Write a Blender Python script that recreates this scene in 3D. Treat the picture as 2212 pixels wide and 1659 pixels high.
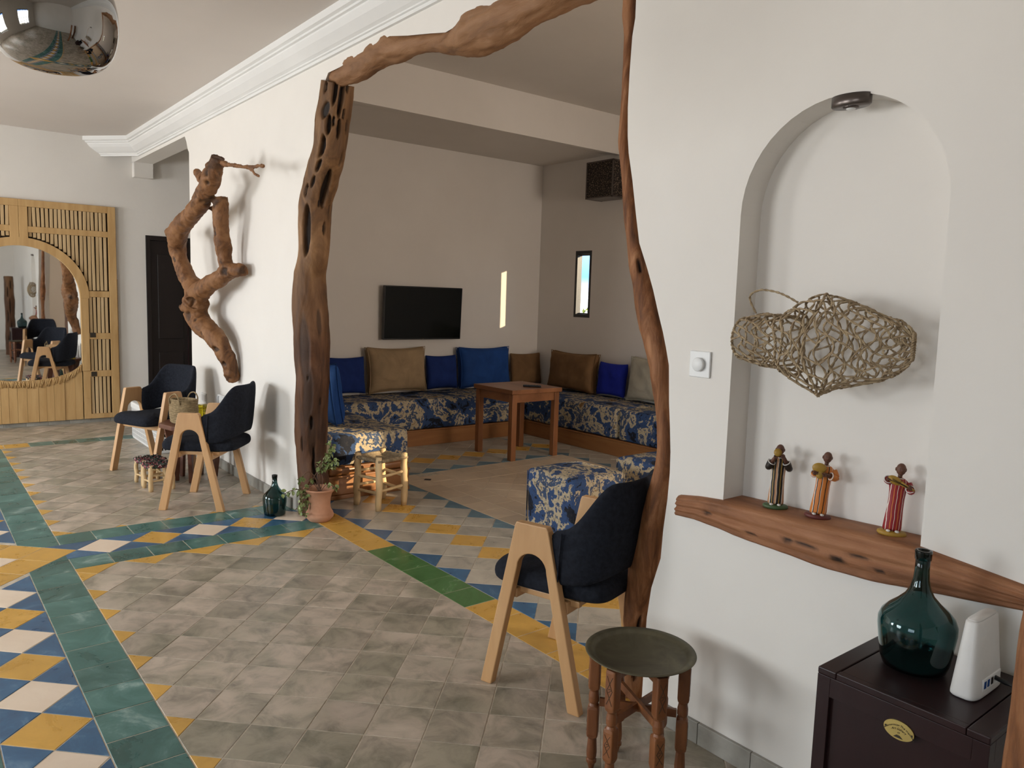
import bpy, bmesh, math, random
from mathutils import Vector, Matrix, noise
from mathutils.geometry import tessellate_polygon
random.seed(7)
PI = math.pi
D = bpy.data; C = bpy.context.scene.collection
for o in list(D.objects): D.objects.remove(o)
scn = bpy.context.scene
# ------------------------------------------------------------------ camera, world, sun, big lights, exposure
cam = D.objects.new('camera', D.cameras.new('camera')); C.objects.link(cam)
YAW, PIT, ROL = .896707583, .109940016, .0307007096
fw = Vector((-math.sin(YAW)*math.cos(PIT), math.cos(YAW)*math.cos(PIT), -math.sin(PIT)))
rt = Vector((math.cos(YAW), math.sin(YAW), 0)); up = rt.cross(fw)
r2 = rt*math.cos(ROL)+up*math.sin(ROL); u2 = -rt*math.sin(ROL)+up*math.cos(ROL)
mw = Matrix((r2, u2, -fw)).transposed().to_4x4(); mw.translation = Vector((0, 0, 1.47))
cam.matrix_world = mw
cam.data.sensor_width = 36; cam.data.lens = 36*1659.1155/2212; cam.data.clip_start = .05; cam.data.clip_end = 200
scn.camera = cam
scn.view_settings.view_transform = 'Standard'; scn.view_settings.look = 'None'
scn.view_settings.gamma = 1; scn.view_settings.use_curve_mapping = False
scn.view_settings.exposure = -0.10
W = D.worlds.new('sky'); scn.world = W; W.use_nodes = True
nt = W.node_tree; tc_ = nt.nodes.new('ShaderNodeTexCoord'); sx_ = nt.nodes.new('ShaderNodeSeparateXYZ'); rp_ = nt.nodes.new('ShaderNodeValToRGB')
nt.links.new(tc_.outputs['Generated'], sx_.inputs[0]); nt.links.new(sx_.outputs[2], rp_.inputs[0]); nt.links.new(rp_.outputs[0], nt.nodes['Background'].inputs[0])
for p_, c_ in ((0, (1, 1, 1)), (.03, (.93, .98, 1)), (.10, (.42, .74, 1)), (1, (.16, .38, .85))):
    e_ = rp_.color_ramp.elements.new(p_) if p_ not in (0, 1) else rp_.color_ramp.elements[int(p_)]; e_.color = (*c_, 1)
nt.nodes['Background'].inputs[1].default_value = 3.2
sun = D.objects.new('sun', D.lights.new('sun', 'SUN')); C.objects.link(sun)
sun.data.energy = 9; sun.data.color = (1, .80, .52); sun.data.angle = .012
sun.rotation_euler = Vector((-.79, -.60, -.20)).to_track_quat('-Z', 'Y').to_euler()
def area(name, loc, tgt, sx, sy, e, col):
    l = D.lights.new(name, 'AREA'); l.shape = 'RECTANGLE'; l.size = sx; l.size_y = sy; l.energy = e; l.color = col
    o = D.objects.new(name, l); C.objects.link(o); o.location = loc
    o.rotation_euler = (Vector(tgt)-Vector(loc)).to_track_quat('-Z', 'Z').to_euler(); return o
SOUTH_WIN = [(-8.3, -6.5), (-4.6, -2.9), (-.9, .8)]
for i, (a, b) in enumerate(SOUTH_WIN):
    area('window_daylight', ((a+b)/2, -3.40, 1.55), ((a+b)/2, 0, .55), b-a-.1, 1.3, (190, 130, 30)[i], (.945, .965, .97))
area('east_window_daylight', (1.36, 4.6, 1.75), (-2, 4.6, 1.70), 1.9, 1.3, 190, (1, .90, .80))

# ------------------------------------------------------------------ node helpers
def mat(name, rough=.6, col=(.8, .8, .8), metal=0, spec=.5):
    m = D.materials.new(name); m.use_nodes = True; b = m.node_tree.nodes['Principled BSDF']
    b.inputs['Base Color'].default_value = (*col, 1); b.inputs['Roughness'].default_value = rough
    b.inputs['Metallic'].default_value = metal; b.inputs['Specular IOR Level'].default_value = spec
    return m, m.node_tree, b
def node(t, ty, **k):
    n = t.nodes.new('ShaderNode'+ty)
    for a, v in k.items(): setattr(n, a, v)
    return n
def coords(t, kind='Object', scale=(1, 1, 1), rnd=0):
    if kind == 'World': g = node(t, 'NewGeometry'); o = g.outputs['Position']
    else: g = node(t, 'TexCoord'); o = g.outputs[kind]
    m = node(t, 'Mapping'); m.inputs['Scale'].default_value = scale; t.links.new(o, m.inputs['Vector'])
    if rnd:
        oi = node(t, 'ObjectInfo'); mu = node(t, 'Math', operation='MULTIPLY'); mu.inputs[1].default_value = rnd
        t.links.new(oi.outputs['Random'], mu.inputs[0]); t.links.new(mu.outputs[0], m.inputs['Location'])
    return m.outputs[0]
def noi(t, v, scale=5, detail=6, rough=.6, dist=0):
    n = node(t, 'TexNoise'); n.inputs['Scale'].default_value = scale; n.inputs['Detail'].default_value = detail
    n.inputs['Roughness'].default_value = rough; n.inputs['Distortion'].default_value = dist
    t.links.new(v, n.inputs['Vector']); return n.outputs[0]
def ramp(t, f, stops, interp='LINEAR'):
    r = node(t, 'ValToRGB'); r.color_ramp.interpolation = interp; e = r.color_ramp.elements
    while len(e) < len(stops): e.new(.5)
    for i, (p, c) in enumerate(stops): e[i].position = p; e[i].color = (*c, 1)
    t.links.new(f, r.inputs[0]); return r.outputs[0]
def bump(t, b, h, s=.3, d=.01):
    n = node(t, 'Bump'); n.inputs['Strength'].default_value = s; n.inputs['Distance'].default_value = d
    t.links.new(h, n.inputs['Height']); t.links.new(n.outputs[0], b.inputs['Normal'])
def mix(t, f, a, b_, mode='MIX'):
    n = node(t, 'Mix', data_type='RGBA', blend_type=mode)
    for s, v in ((n.inputs[0], f), (n.inputs[6], a), (n.inputs[7], b_)):
        if isinstance(v, (int, float)): s.default_value = v
        elif isinstance(v, tuple): s.default_value = (*v, 1)
        else: t.links.new(v, s)
    return n.outputs[2]
def vary(t, col, amt):
    oi = node(t, 'ObjectInfo'); mr = node(t, 'MapRange'); mr.inputs['To Min'].default_value = 1-amt; mr.inputs['To Max'].default_value = 1+amt
    t.links.new(oi.outputs['Random'], mr.inputs[0]); vm = node(t, 'VectorMath', operation='SCALE')
    t.links.new(col, vm.inputs[0]); t.links.new(mr.outputs[0], vm.inputs[3]); return vm.outputs[0]
def noisy(name, stops, scale=5, rough=.6, sc=(1, 1, 1), dist=0, bs=.2, bd=.005, kind='Object', bscale=None, rnd=0, var=0, detail=6, spec=.5, interp='LINEAR', metal=0):
    m, t, b = mat(name, rough, spec=spec, metal=metal); v = coords(t, kind, sc, rnd)
    n = noi(t, v, scale, detail, .6, dist); c = ramp(t, n, stops, interp)
    if var: c = vary(t, c, var)
    t.links.new(c, b.inputs['Base Color'])
    if bs: bump(t, b, n if bscale is None else noi(t, v, bscale, 4), bs, bd)
    return m
M = {}
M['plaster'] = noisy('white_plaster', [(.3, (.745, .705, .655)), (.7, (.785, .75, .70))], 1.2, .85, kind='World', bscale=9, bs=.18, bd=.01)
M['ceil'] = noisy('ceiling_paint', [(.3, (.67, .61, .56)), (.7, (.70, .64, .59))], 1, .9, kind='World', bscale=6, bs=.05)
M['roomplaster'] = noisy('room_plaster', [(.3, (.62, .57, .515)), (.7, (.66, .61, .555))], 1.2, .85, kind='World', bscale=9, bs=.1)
M['trimw'] = noisy('white_trim', [(.3, (.74, .73, .71)), (.7, (.78, .77, .75))], 2, .6, bs=.02)
def tilemat(name, stops, rough=.3, scale=7, var=.10, blot=None, dist=.6):
    m, t, b = mat(name, rough); v = coords(t, 'World', (1, 1, 1), 9); n = noi(t, v, scale, 8, .65, dist)
    c = ramp(t, n, stops)
    if blot:
        n2 = noi(t, v, 2.2, 4, .5, .4); f = ramp(t, n2, [(.42, (0, 0, 0)), (.62, (1, 1, 1))]); c = mix(t, f, c, mix(t, 1.0, c, blot, 'MULTIPLY'))
    c = vary(t, c, var); t.links.new(c, b.inputs['Base Color'])
    rr = node(t, 'MapRange'); rr.inputs['To Min'].default_value = rough-.10; rr.inputs['To Max'].default_value = rough+.18
    t.links.new(n, rr.inputs[0]); t.links.new(rr.outputs[0], b.inputs['Roughness'])
    bump(t, b, noi(t, v, 5, 3), .12, .01); return m
M['grey'] = tilemat('grey_cement_tile', [(.28, (.20, .175, .14)), (.42, (.35, .30, .24)), (.56, (.49, .41, .335)), (.75, (.56, .475, .39))], .34, 8, .13, (.70, .745, .70))
M['beige'] = tilemat('beige_cement_tile', [(.3, (.52, .40, .28)), (.7, (.63, .50, .36))], .36, 6, .08)
M['rgrey'] = tilemat('room_grey_cement_tile', [(.3, (.27, .245, .20)), (.5, (.41, .37, .305)), (.75, (.50, .45, .37))], .30, 8, .12)
M['teal'] = tilemat('teal_cement_tile', [(.34, (.028, .098, .088)), (.50, (.050, .150, .137)), (.60, (.085, .20, .185)), (.70, (.27, .39, .37))], .26, 4.5, .18, dist=.9)
M['green'] = tilemat('green_cement_tile', [(.3, (.040, .130, .030)), (.6, (.065, .175, .050)), (.75, (.15, .27, .12))], .2, 5, .06, dist=1.2)
M['yellow'] = tilemat('yellow_cement_tile', [(.3, (.52, .285, .045)), (.7, (.68, .395, .085))], .26, 6, .09)
M['cream'] = tilemat('cream_cement_tile', [(.3, (.72, .58, .45)), (.7, (.80, .67, .54))], .34, 6, .04)
M['blue'] = tilemat('blue_cement_tile', [(.3, (.024, .075, .165)), (.55, (.042, .125, .240)), (.75, (.15, .26, .38))], .28, 6, .14, dist=1.4)
M['pblue'] = tilemat('pale_blue_cement_tile', [(.3, (.06, .13, .18)), (.55, (.12, .21, .26)), (.8, (.25, .34, .36))], .28, 6, .18, dist=1.4)
M['grout'] = noisy('grout', [(.3, (.34, .29, .225)), (.7, (.60, .53, .43))], 20, .9, kind='World', bs=0)
M['oak'] = noisy('oak', [(.3, (.46, .250, .105)), (.6, (.56, .325, .150)), (.8, (.62, .38, .19))], 9, .42, (1, 1, .12), .5, .06, .002)
M['tablewood'] = noisy('table_wood', [(.3, (.17, .062, .020)), (.6, (.27, .105, .038)), (.8, (.33, .14, .055))], 8, .40, (.2, 1, 1), .8, .08, .002)
M['legwood'] = noisy('table_leg_wood', [(.3, (.17, .062, .020)), (.6, (.27, .105, .038)), (.8, (.33, .14, .055))], 8, .40, (1, 1, .15), .8, .08, .002)
M['plinth'] = noisy('plinth_wood', [(.3, (.19, .075, .024)), (.6, (.29, .125, .042)), (.8, (.36, .17, .07))], 7, .35, (1, .12, 1), .8, .05, .002, kind='World')
M['plinthx'] = noisy('plinth_wood_x', [(.3, (.19, .075, .024)), (.6, (.29, .125, .042)), (.8, (.36, .17, .07))], 7, .35, (.12, 1, 1), .8, .05, .002, kind='World')
def logmat(name, a, b2, c3, z0=None, z1=None, lowc=None, scale=7, st=(1, 1, .22)):
    m, t, b = mat(name, .6, spec=.3); v = coords(t, 'Object', st); n = noi(t, v, scale, 9, .62, 1.2)
    c = ramp(t, n, [(.30, a), (.5, b2), (.72, c3)])
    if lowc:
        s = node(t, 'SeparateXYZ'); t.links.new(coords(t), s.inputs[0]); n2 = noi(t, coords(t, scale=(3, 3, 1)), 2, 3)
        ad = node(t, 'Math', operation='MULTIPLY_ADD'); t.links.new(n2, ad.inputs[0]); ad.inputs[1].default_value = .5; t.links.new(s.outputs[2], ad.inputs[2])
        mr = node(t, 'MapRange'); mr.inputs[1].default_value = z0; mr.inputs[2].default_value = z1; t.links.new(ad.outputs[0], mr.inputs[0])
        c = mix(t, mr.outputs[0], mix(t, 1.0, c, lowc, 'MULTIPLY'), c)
    at = node(t, 'Attribute', attribute_name='cav'); c = mix(t, at.outputs['Fac'], c, (.016, .008, .004))  # cav: near-black tint paints shade into holes, also colours knots and scars
    t.links.new(c, b.inputs['Base Color']); bump(t, b, noi(t, v, scale*2.4, 8, .7, 1), .5, .012); return m
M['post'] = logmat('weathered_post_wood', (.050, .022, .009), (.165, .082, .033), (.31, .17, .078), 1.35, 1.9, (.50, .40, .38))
M['post2'] = logmat('reddish_post_wood', (.070, .025, .011), (.22, .085, .030), (.42, .20, .092), scale=16)
M['lintel'] = logmat('lintel_wood', (.13, .062, .028), (.25, .125, .058), (.34, .185, .095), st=(.25, 1, 1))
M['drift'] = logmat('driftwood', (.055, .022, .009), (.20, .088, .033), (.30, .145, .060), st=(1, 1, .8), scale=8)
M['beam'] = logmat('niche_beam_wood', (.12, .048, .020), (.30, .128, .058), (.42, .20, .10), st=(.18, 1, 1), scale=9)
M['fabric'] = noisy('charcoal_fabric', [(.3, (.010, .011, .016)), (.7, (.020, .023, .032))], 60, .95, bs=.5, bd=.002, spec=.15)
def velvet(name, c, k=1.0):
    m, t, b = mat(name, .8, spec=.2); v = coords(t); n = noi(t, v, 5, 5, .6, .8)
    cc = ramp(t, n, [(.3, tuple(x*.75 for x in c)), (.7, tuple(x*1.15 for x in c))]); t.links.new(cc, b.inputs['Base Color'])
    b.inputs['Sheen Weight'].default_value = .25*k; b.inputs['Sheen Roughness'].default_value = .4; b.inputs['Sheen Tint'].default_value = (*[min(1, x*3) for x in c], 1)
    bump(t, b, noi(t, v, 9, 4), .25, .01); return m
M['vblue'] = velvet('blue_velvet', (.012, .050, .190)); M['vdblue'] = velvet('dark_blue_velvet', (.008, .024, .125))
M['vroyal'] = velvet('royal_blue_velvet', (.010, .020, .26)); M['vbeige'] = velvet('camel_velvet', (.30, .205, .115))
M['vbrown'] = velvet('brown_velvet', (.165, .088, .038)); M['vpale'] = velvet('pale_beige_velvet', (.38, .34, .265))
m, t, b = mat('camouflage_fabric', .8, spec=.25); v = coords(t, 'World'); n = noi(t, v, 4.6, 6, .66, .35)
c = ramp(t, n, [(0, (.008, .010, .018)), (.40, (.030, .062, .150)), (.485, (.42, .345, .23)), (.545, (.045, .070, .13)), (.60, (.42, .345, .23)), (.65, (.21, .115, .040))], 'CONSTANT')
n2 = noi(t, v, 38, 4, .7, .8); c = mix(t, ramp(t, n2, [(.36, (.6, .6, .6)), (.47, (0, 0, 0))]), c, (.03, .028, .03))
t.links.new(c, b.inputs['Base Color']); bump(t, b, n2, .5, .004); M['camo'] = m
M['terra'] = noisy('terracotta', [(.3, (.40, .19, .105)), (.7, (.53, .28, .175))], 9, .85, bs=.1)
M['soil'] = noisy('soil', [(.3, (.03, .02, .012)), (.7, (.08, .05, .03))], 40, .95, bs=.6)
M['leaf'] = noisy('leaf', [(.3, (.085, .13, .035)), (.6, (.26, .32, .12)), (.7, (.60, .60, .36))], 30, .5, kind='World', bs=.1)
M['stem'] = noisy('stem', [(.3, (.09, .04, .025)), (.7, (.17, .09, .05))], 20, .7)
M['black'] = mat('black_plastic', .35, (.006, .006, .007))[0]; M['screen'] = mat('tv_screen', .10, (.003, .004, .004), spec=.22)[0]
M['frameblk'] = mat('black_window_frame', .4, (.008, .009, .012))[0]
M['darkdoor'] = noisy('dark_door_wood', [(.3, (.007, .004, .004)), (.7, (.014, .008, .007))], 6, .45, (1, 1, .1), kind='Object', bs=.05)
M['mahog'] = noisy('mahogany', [(.3, (.015, .006, .007)), (.7, (.027, .010, .010))], 7, .34, (1, .2, .2), .5, .03, spec=.28)
M['white'] = noisy('white_plastic', [(.3, (.62, .60, .57)), (.7, (.70, .68, .66))], 12, .45, bs=0)
M['whitep'] = mat('clean_white_plastic', .4, (.78, .78, .77))[0]
M['brass'] = noisy('aged_brass', [(.3, (.075, .066, .042)), (.55, (.125, .112, .072)), (.8, (.20, .18, .11))], 7, .52, bs=.08, metal=.55, dist=1)
M['gold'] = mat('gold_plate', .3, (.62, .47, .17), 1.0)[0]; M['ink'] = mat('ink', .7, (.03, .02, .01))[0]
M['carved'] = noisy('turned_wood', [(.3, (.13, .042, .014)), (.6, (.24, .088, .030)), (.8, (.33, .14, .055))], 10, .38, (1, 1, .3), .6, .05)
M['stoolwood'] = noisy('pale_branch_wood', [(.3, (.50, .33, .155)), (.6, (.66, .47, .25)), (.8, (.72, .55, .33))], 9, .55, (1, 1, .15), .7, .08)
M['rush'] = noisy('rush', [(.3, (.13, .09, .05)), (.6, (.30, .225, .135)), (.8, (.42, .33, .21))], 45, .85, bs=.6, bd=.003)
M['rope'] = noisy('palm_rope', [(.3, (.22, .15, .085)), (.6, (.40, .30, .18)), (.8, (.55, .43, .28))], 60, .85, bs=.5, bd=.002)
M['basket'] = noisy('basket_straw', [(.3, (.15, .10, .045)), (.6, (.30, .215, .11)), (.8, (.42, .32, .18))], 55, .85, (1, 1, 2), bs=.6, bd=.003)
M['cane'] = noisy('reed_wood', [(.3, (.46, .27, .10)), (.6, (.58, .365, .155)), (.8, (.64, .42, .20))], 12, .7, (1, 1, .12), .6, .15, .003)
M['cane2'] = noisy('pale_lath_wood', [(.3, (.50, .335, .16)), (.7, (.64, .455, .25))], 12, .7, (1, 1, .1), .5, .15, .003)
M['void'] = mat('dark_gap', .9, (.030, .018, .008))[0]
M['mirror'] = mat('mirror_glass', .015, (.86, .87, .86), 1.0)[0]
M['chrome'] = mat('smoked_chrome', .03, (.34, .33, .32), 1.0)[0]; M['nickel'] = mat('dark_nickel', .3, (.12, .10, .09), .8)[0]
M['skin'] = mat('painted_clay_skin', .6, (.115, .045, .025))[0]
M['lantern'] = noisy('pierced_metal', [(.45, (.012, .008, .006)), (.56, (.20, .14, .10))], 75, .5, interp='CONSTANT', bs=0, metal=.4)
m, t, b = mat('green_glass', .03, (.10, .25, .255)); b.inputs['Transmission Weight'].default_value = 1; b.inputs['IOR'].default_value = 1.45; M['gglass'] = m
m, t, b = mat('yellow_glass', .05, (.75, .62, .03)); b.inputs['Transmission Weight'].default_value = .8; M['yglass'] = m
m, t, b = mat('window_glass', .02, (1, 1, 1)); tr = node(t, 'BsdfTransparent'); ms = node(t, 'MixShader'); ms.inputs[0].default_value = .05
t.links.new(tr.outputs[0], ms.inputs[1]); t.links.new(b.outputs[0], ms.inputs[2]); t.links.new(ms.outputs[0], t.nodes['Material Output'].inputs[0]); M['pane'] = m
M['ground'] = noisy('dry_ground', [(.3, (.30, .24, .15)), (.7, (.42, .35, .22))], .8, .95, kind='World')
M['shrub'] = noisy('sunlit_shrub', [(.3, (.16, .22, .03)), (.7, (.50, .52, .08))], 3, .8, kind='World')
m, t, b = mat('braided_rags', .9); v = coords(t); n = noi(t, v, 38, 3, .5, .5)
c = ramp(t, n, [(0, (.012, .012, .014)), (.42, (.05, .075, .055)), (.49, (.012, .012, .012)), (.54, (.22, .012, .03)), (.60, (.42, .36, .33)), (.66, (.03, .10, .07))], 'CONSTANT')
t.links.new(c, b.inputs['Base Color']); M['rags'] = m

# ------------------------------------------------------------------ mesh helpers
def obj(name, bm, m, parent=None, smooth=False, sub=0):
    if isinstance(bm, bmesh.types.BMesh):
        me = D.meshes.new(name); bm.normal_update(); bm.to_mesh(me); bm.free()
    else: me = bm
    if m is not None and not me.materials: me.materials.append(M[m] if isinstance(m, str) else m)
    if smooth:
        me.polygons.foreach_set('use_smooth', [True]*len(me.polygons))
    o = D.objects.new(name, me); C.objects.link(o)
    if parent: o.parent = parent
    if sub:
        s = o.modifiers.new('s', 'SUBSURF'); s.levels = sub; s.render_levels = sub
    return o
def tag(o, label, cat, group=None):
    o['label'] = label; o['category'] = cat
    if group: o['group'] = group
    return o
def thing(name, label, cat, loc=(0, 0, 0), rz=0, group=None, rx=0, ry=0):
    o = D.objects.new(name, None); C.objects.link(o); o.location = loc; o.rotation_euler = (rx, ry, rz); o.empty_display_size = .1
    return tag(o, label, cat, group)
def struct(name, bm, m, parent=None, smooth=False):
    o = obj(name, bm, m, parent, smooth)
    if not parent: o['kind'] = 'structure'
    return o
def stuff(o): o['kind'] = 'stuff'; return o
def box(bm, x0, x1, y0, y1, z0, z1, bev=0, mi=0):
    g = bmesh.ops.create_cube(bm, size=1); vs = g['verts']
    for v in vs: v.co = Vector(((x0+x1)/2+v.co.x*(x1-x0), (y0+y1)/2+v.co.y*(y1-y0), (z0+z1)/2+v.co.z*(z1-z0)))
    if bev: bmesh.ops.bevel(bm, geom=list({e for v in vs for e in v.link_edges}), offset=bev, segments=2, profile=.5, affect='EDGES')
    return bm
def bx(*a, bev=0): return box(bmesh.new(), *a, bev=bev)
def rings(bm, R, capa=True, capb=True, closed=False):
    V = [[bm.verts.new(p) for p in r] for r in R]; n = len(R[0])
    L = len(V)
    for i in range(L if closed else L-1):
        a, b_ = V[i], V[(i+1) % L]
        for j in range(n): bm.faces.new((a[j], a[(j+1) % n], b_[(j+1) % n], b_[j]))
    if not closed:
        if capa: bm.faces.new(V[0][::-1])
        if capb: bm.faces.new(V[-1])
    return bm
def lathe(bm, prof, n=32, cx=0, cy=0, sx=1, sy=1):
    return rings(bm, [[(cx+r*sx*math.cos(2*PI*j/n), cy+r*sy*math.sin(2*PI*j/n), z) for j in range(n)] for r, z in prof])
def frames(P, ref=Vector((.916, -.4, 0)), closed=False):
    out = []; n = len(P)
    for i, p in enumerate(P):
        a = P[(i-1) % n] if (closed or i > 0) else P[0]; b_ = P[(i+1) % n] if (closed or i < n-1) else P[-1]
        tg = (b_-a).normalized(); e1 = (ref-tg*ref.dot(tg))
        if e1.length < .05: e1 = Vector((0, 0, 1))-tg*tg.z
        e1.normalize(); out.append((p, e1, tg.cross(e1)))
    return out
def tube(bm, P, r, n=8, ref=Vector((.3, .2, .93)), closed=False):
    P = [Vector(p) for p in P]; R = []
    for i, (p, e1, e2) in enumerate(frames(P, ref, closed)):
        rr = r[i] if isinstance(r, (list, tuple)) else r
        R.append([p+(e1*math.cos(2*PI*j/n)+e2*math.sin(2*PI*j/n))*rr for j in range(n)])
    return rings(bm, R, closed=closed)
def smooth_path(P, step):
    P = [Vector(p) for p in P]; out = []
    for i in range(len(P)-1):
        p0, p1, p2, p3 = P[max(i-1, 0)], P[i], P[i+1], P[min(i+2, len(P)-1)]
        k = max(1, int((Vector(p2[:3])-Vector(p1[:3])).length/step))
        for j in range(k):
            s = j/k; out.append(.5*((2*p1)+(p2-p0)*s+(2*p0-5*p1+4*p2-p3)*s*s+(3*p1-p0-3*p2+p3)*s**3))
    out.append(P[-1]); return out
def fr(v, s, o=4):
    return noise.fractal(v*s, .9, 2.0, o, noise_basis='PERLIN_ORIGINAL')
def log_mesh(name, st, step=.012, seg=72, amp=.10, holes=(), add=0, ref=Vector((.916, -.4, 0)), seed=0, depthscale=1, axisz=True):
    Q = smooth_path([Vector((*s[:3], s[3])) for s in [list(x) for x in st]], step)
    P = [Vector(q[:3]) for q in Q]; F = frames(P, ref); R = []; cav = []
    for i, (p, e1, e2) in enumerate(F):
        r0 = Q[i][3]+add; ring = []
        for j in range(seg):
            th = 2*PI*j/seg; d = e1*math.cos(th)+e2*math.sin(th)
            q = p+d*r0; qq = Vector((q.x, q.y, q.z*.25 if axisz else q.z)); 
            if not axisz: qq.x *= .3
            k = 1+amp*fr(qq+Vector((seed, 0, 0)), 14)+amp*.6*fr(q+Vector((0, seed, 0)), 5)
            c = 0
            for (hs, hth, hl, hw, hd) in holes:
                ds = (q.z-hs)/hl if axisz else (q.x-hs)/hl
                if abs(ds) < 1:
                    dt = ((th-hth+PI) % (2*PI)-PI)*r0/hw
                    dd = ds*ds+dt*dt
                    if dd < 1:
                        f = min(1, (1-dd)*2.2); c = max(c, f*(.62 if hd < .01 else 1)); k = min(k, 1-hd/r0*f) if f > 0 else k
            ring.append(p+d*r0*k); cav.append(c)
        R.append(ring)
    bm = bmesh.new(); rings(bm, R); me = D.meshes.new(name); bm.to_mesh(me); bm.free()
    at = me.attributes.new('cav', 'FLOAT', 'POINT'); at.data.foreach_set('value', cav[:len(me.vertices)]); return me
def poly_prism(pts, d0, d1, axis='y', bev=0):
    """closed 2-D outline (a,b) extruded along one axis"""
    bm = bmesh.new()
    f = {'y': lambda a, b_, d: (a, d, b_), 'x': lambda a, b_, d: (d, a, b_), 'z': lambda a, b_, d: (a, b_, d)}[axis]
    A = [bm.verts.new(f(a, b_, d0)) for a, b_ in pts]; B = [bm.verts.new(f(a, b_, d1)) for a, b_ in pts]
    n = len(pts); tri = tessellate_polygon([[Vector((a, b_, 0)) for a, b_ in pts]])
    for q in tri:
        try: bm.faces.new([A[i] for i in q]); bm.faces.new([B[i] for i in reversed(q)])
        except ValueError: pass
    for i in range(n): bm.faces.new((A[i], A[(i+1) % n], B[(i+1) % n], B[i]))
    bmesh.ops.recalc_face_normals(bm, faces=bm.faces)
    if bev:
        es = [e for e in bm.edges if len(e.link_faces) == 2 and e.calc_face_angle(0) > .9]
        bmesh.ops.bevel(bm, geom=es, offset=bev, segments=2, profile=.5, affect='EDGES')
    return bm

# ------------------------------------------------------------------ traced outlines in metres
POSTL = [[-4.467,2.145,2.739,.096],[-4.495,2.145,2.641,.098],[-4.542,2.145,2.53,.103],[-4.577,2.145,2.365,.096],[-4.649,2.145,2.258,.103],[-4.768,2.145,2.077,.101],[-4.793,2.145,1.934,.099],[-4.816,2.145,1.719,.094],[-4.869,2.145,1.589,.099],[-4.871,2.145,1.444,.108],[-4.859,2.145,1.326,.113],[-4.838,2.145,1.15,.114],[-4.836,2.145,1.022,.11],[-4.821,2.145,.884,.103],[-4.838,2.145,.681,.104],[-4.843,2.145,.529,.105],[-4.836,2.145,.378,.094],[-4.806,2.145,.231,.097],[-4.793,2.145,.08,.097],[-4.79,2.145,.0,.1]]
PLE = [[-4.482,2.723],[-4.513,2.627],[-4.57,2.518],[-4.588,2.353],[-4.678,2.25],[-4.791,2.069],[-4.812,1.927],[-4.822,1.713],[-4.888,1.584],[-4.912,1.44],[-4.912,1.323],[-4.893,1.147],[-4.881,1.02],[-4.849,.885],[-4.869,.684],[-4.876,.532],[-4.845,.386],[-4.82,.24],[-4.808,.09],[-4.806,0]]
POSTR = [[-2.02,2.11,2.72,.027],[-2.023,2.11,2.551,.025],[-2.024,2.11,2.49,.026],[-2.024,2.11,2.428,.019],[-2.025,2.11,2.303,.016],[-2.026,2.11,2.177,.016],[-2.025,2.11,2.075,.019],[-2.017,2.11,2.016,.02],[-1.995,2.11,1.916,.022],[-1.983,2.11,1.851,.023],[-1.97,2.11,1.784,.023],[-1.95,2.11,1.687,.025],[-1.92,2.11,1.59,.036],[-1.893,2.11,1.516,.039],[-1.865,2.11,1.428,.043],[-1.842,2.11,1.369,.043],[-1.82,2.11,1.31,.04],[-1.8,2.11,1.252,.037],[-1.793,2.11,1.212,.035],[-1.777,2.11,1.125,.027],[-1.765,2.11,1.035,.026],[-1.759,2.11,.946,.028],[-1.762,2.11,.869,.031],[-1.775,2.11,.772,.038],[-1.796,2.11,.657,.046],[-1.818,2.11,.539,.053],[-1.839,2.11,.419,.047],[-1.85,2.11,.299,.045],[-1.853,2.11,.162,.045],[-1.855,2.11,0,.046]]
PRE = [[-1.942,2.66],[-1.942,2.515],[-1.942,2.455],[-1.952,2.397],[-1.957,2.278],[-1.958,2.155],[-1.952,2.055],[-1.944,1.998],[-1.92,1.901],[-1.907,1.838],[-1.894,1.774],[-1.873,1.68],[-1.828,1.586],[-1.798,1.516],[-1.767,1.43],[-1.745,1.374],[-1.727,1.318],[-1.711,1.262],[-1.708,1.223],[-1.702,1.137],[-1.692,1.05],[-1.684,.965],[-1.682,.892],[-1.686,.8],[-1.697,.692],[-1.702,.584],[-1.737,.465],[-1.751,.349],[-1.753,.217],[-1.755,0]]
LTE = [[-4.398,2.768],[-4.233,2.768],[-4.011,2.789],[-3.785,2.8],[-3.672,2.804],[-3.489,2.763],[-3.273,2.722],[-3.144,2.695],[-3.041,2.703],[-2.958,2.712],[-2.902,2.737],[-2.796,2.719],[-2.707,2.71],[-2.513,2.713],[-2.242,2.695],[-2.027,2.67]]
LINT = [[-4.51,2.12,2.772,.032],[-4.481,2.12,2.771,.042],[-4.249,2.12,2.756,.058],[-4.061,2.12,2.766,.06],[-3.844,2.12,2.78,.057],[-3.72,2.12,2.78,.06],[-3.538,2.12,2.747,.042],[-3.33,2.12,2.713,.038],[-3.192,2.12,2.685,.048],[-3.045,2.12,2.67,.072],[-2.946,2.12,2.677,.087],[-2.784,2.12,2.67,.079],[-2.619,2.12,2.681,.07],[-2.438,2.12,2.698,.066],[-2.252,2.12,2.692,.06],[-2.067,2.12,2.691,.047],[-1.98,2.12,2.70,.042]]
for q_ in POSTL: k_ = 2.128/2.145; q_[0] *= k_; q_[1] = 2.128; q_[2] = 1.47+(q_[2]-1.47)*k_ if q_[2] > 0 else 0
YW, YB = 2.05, 2.24
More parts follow.
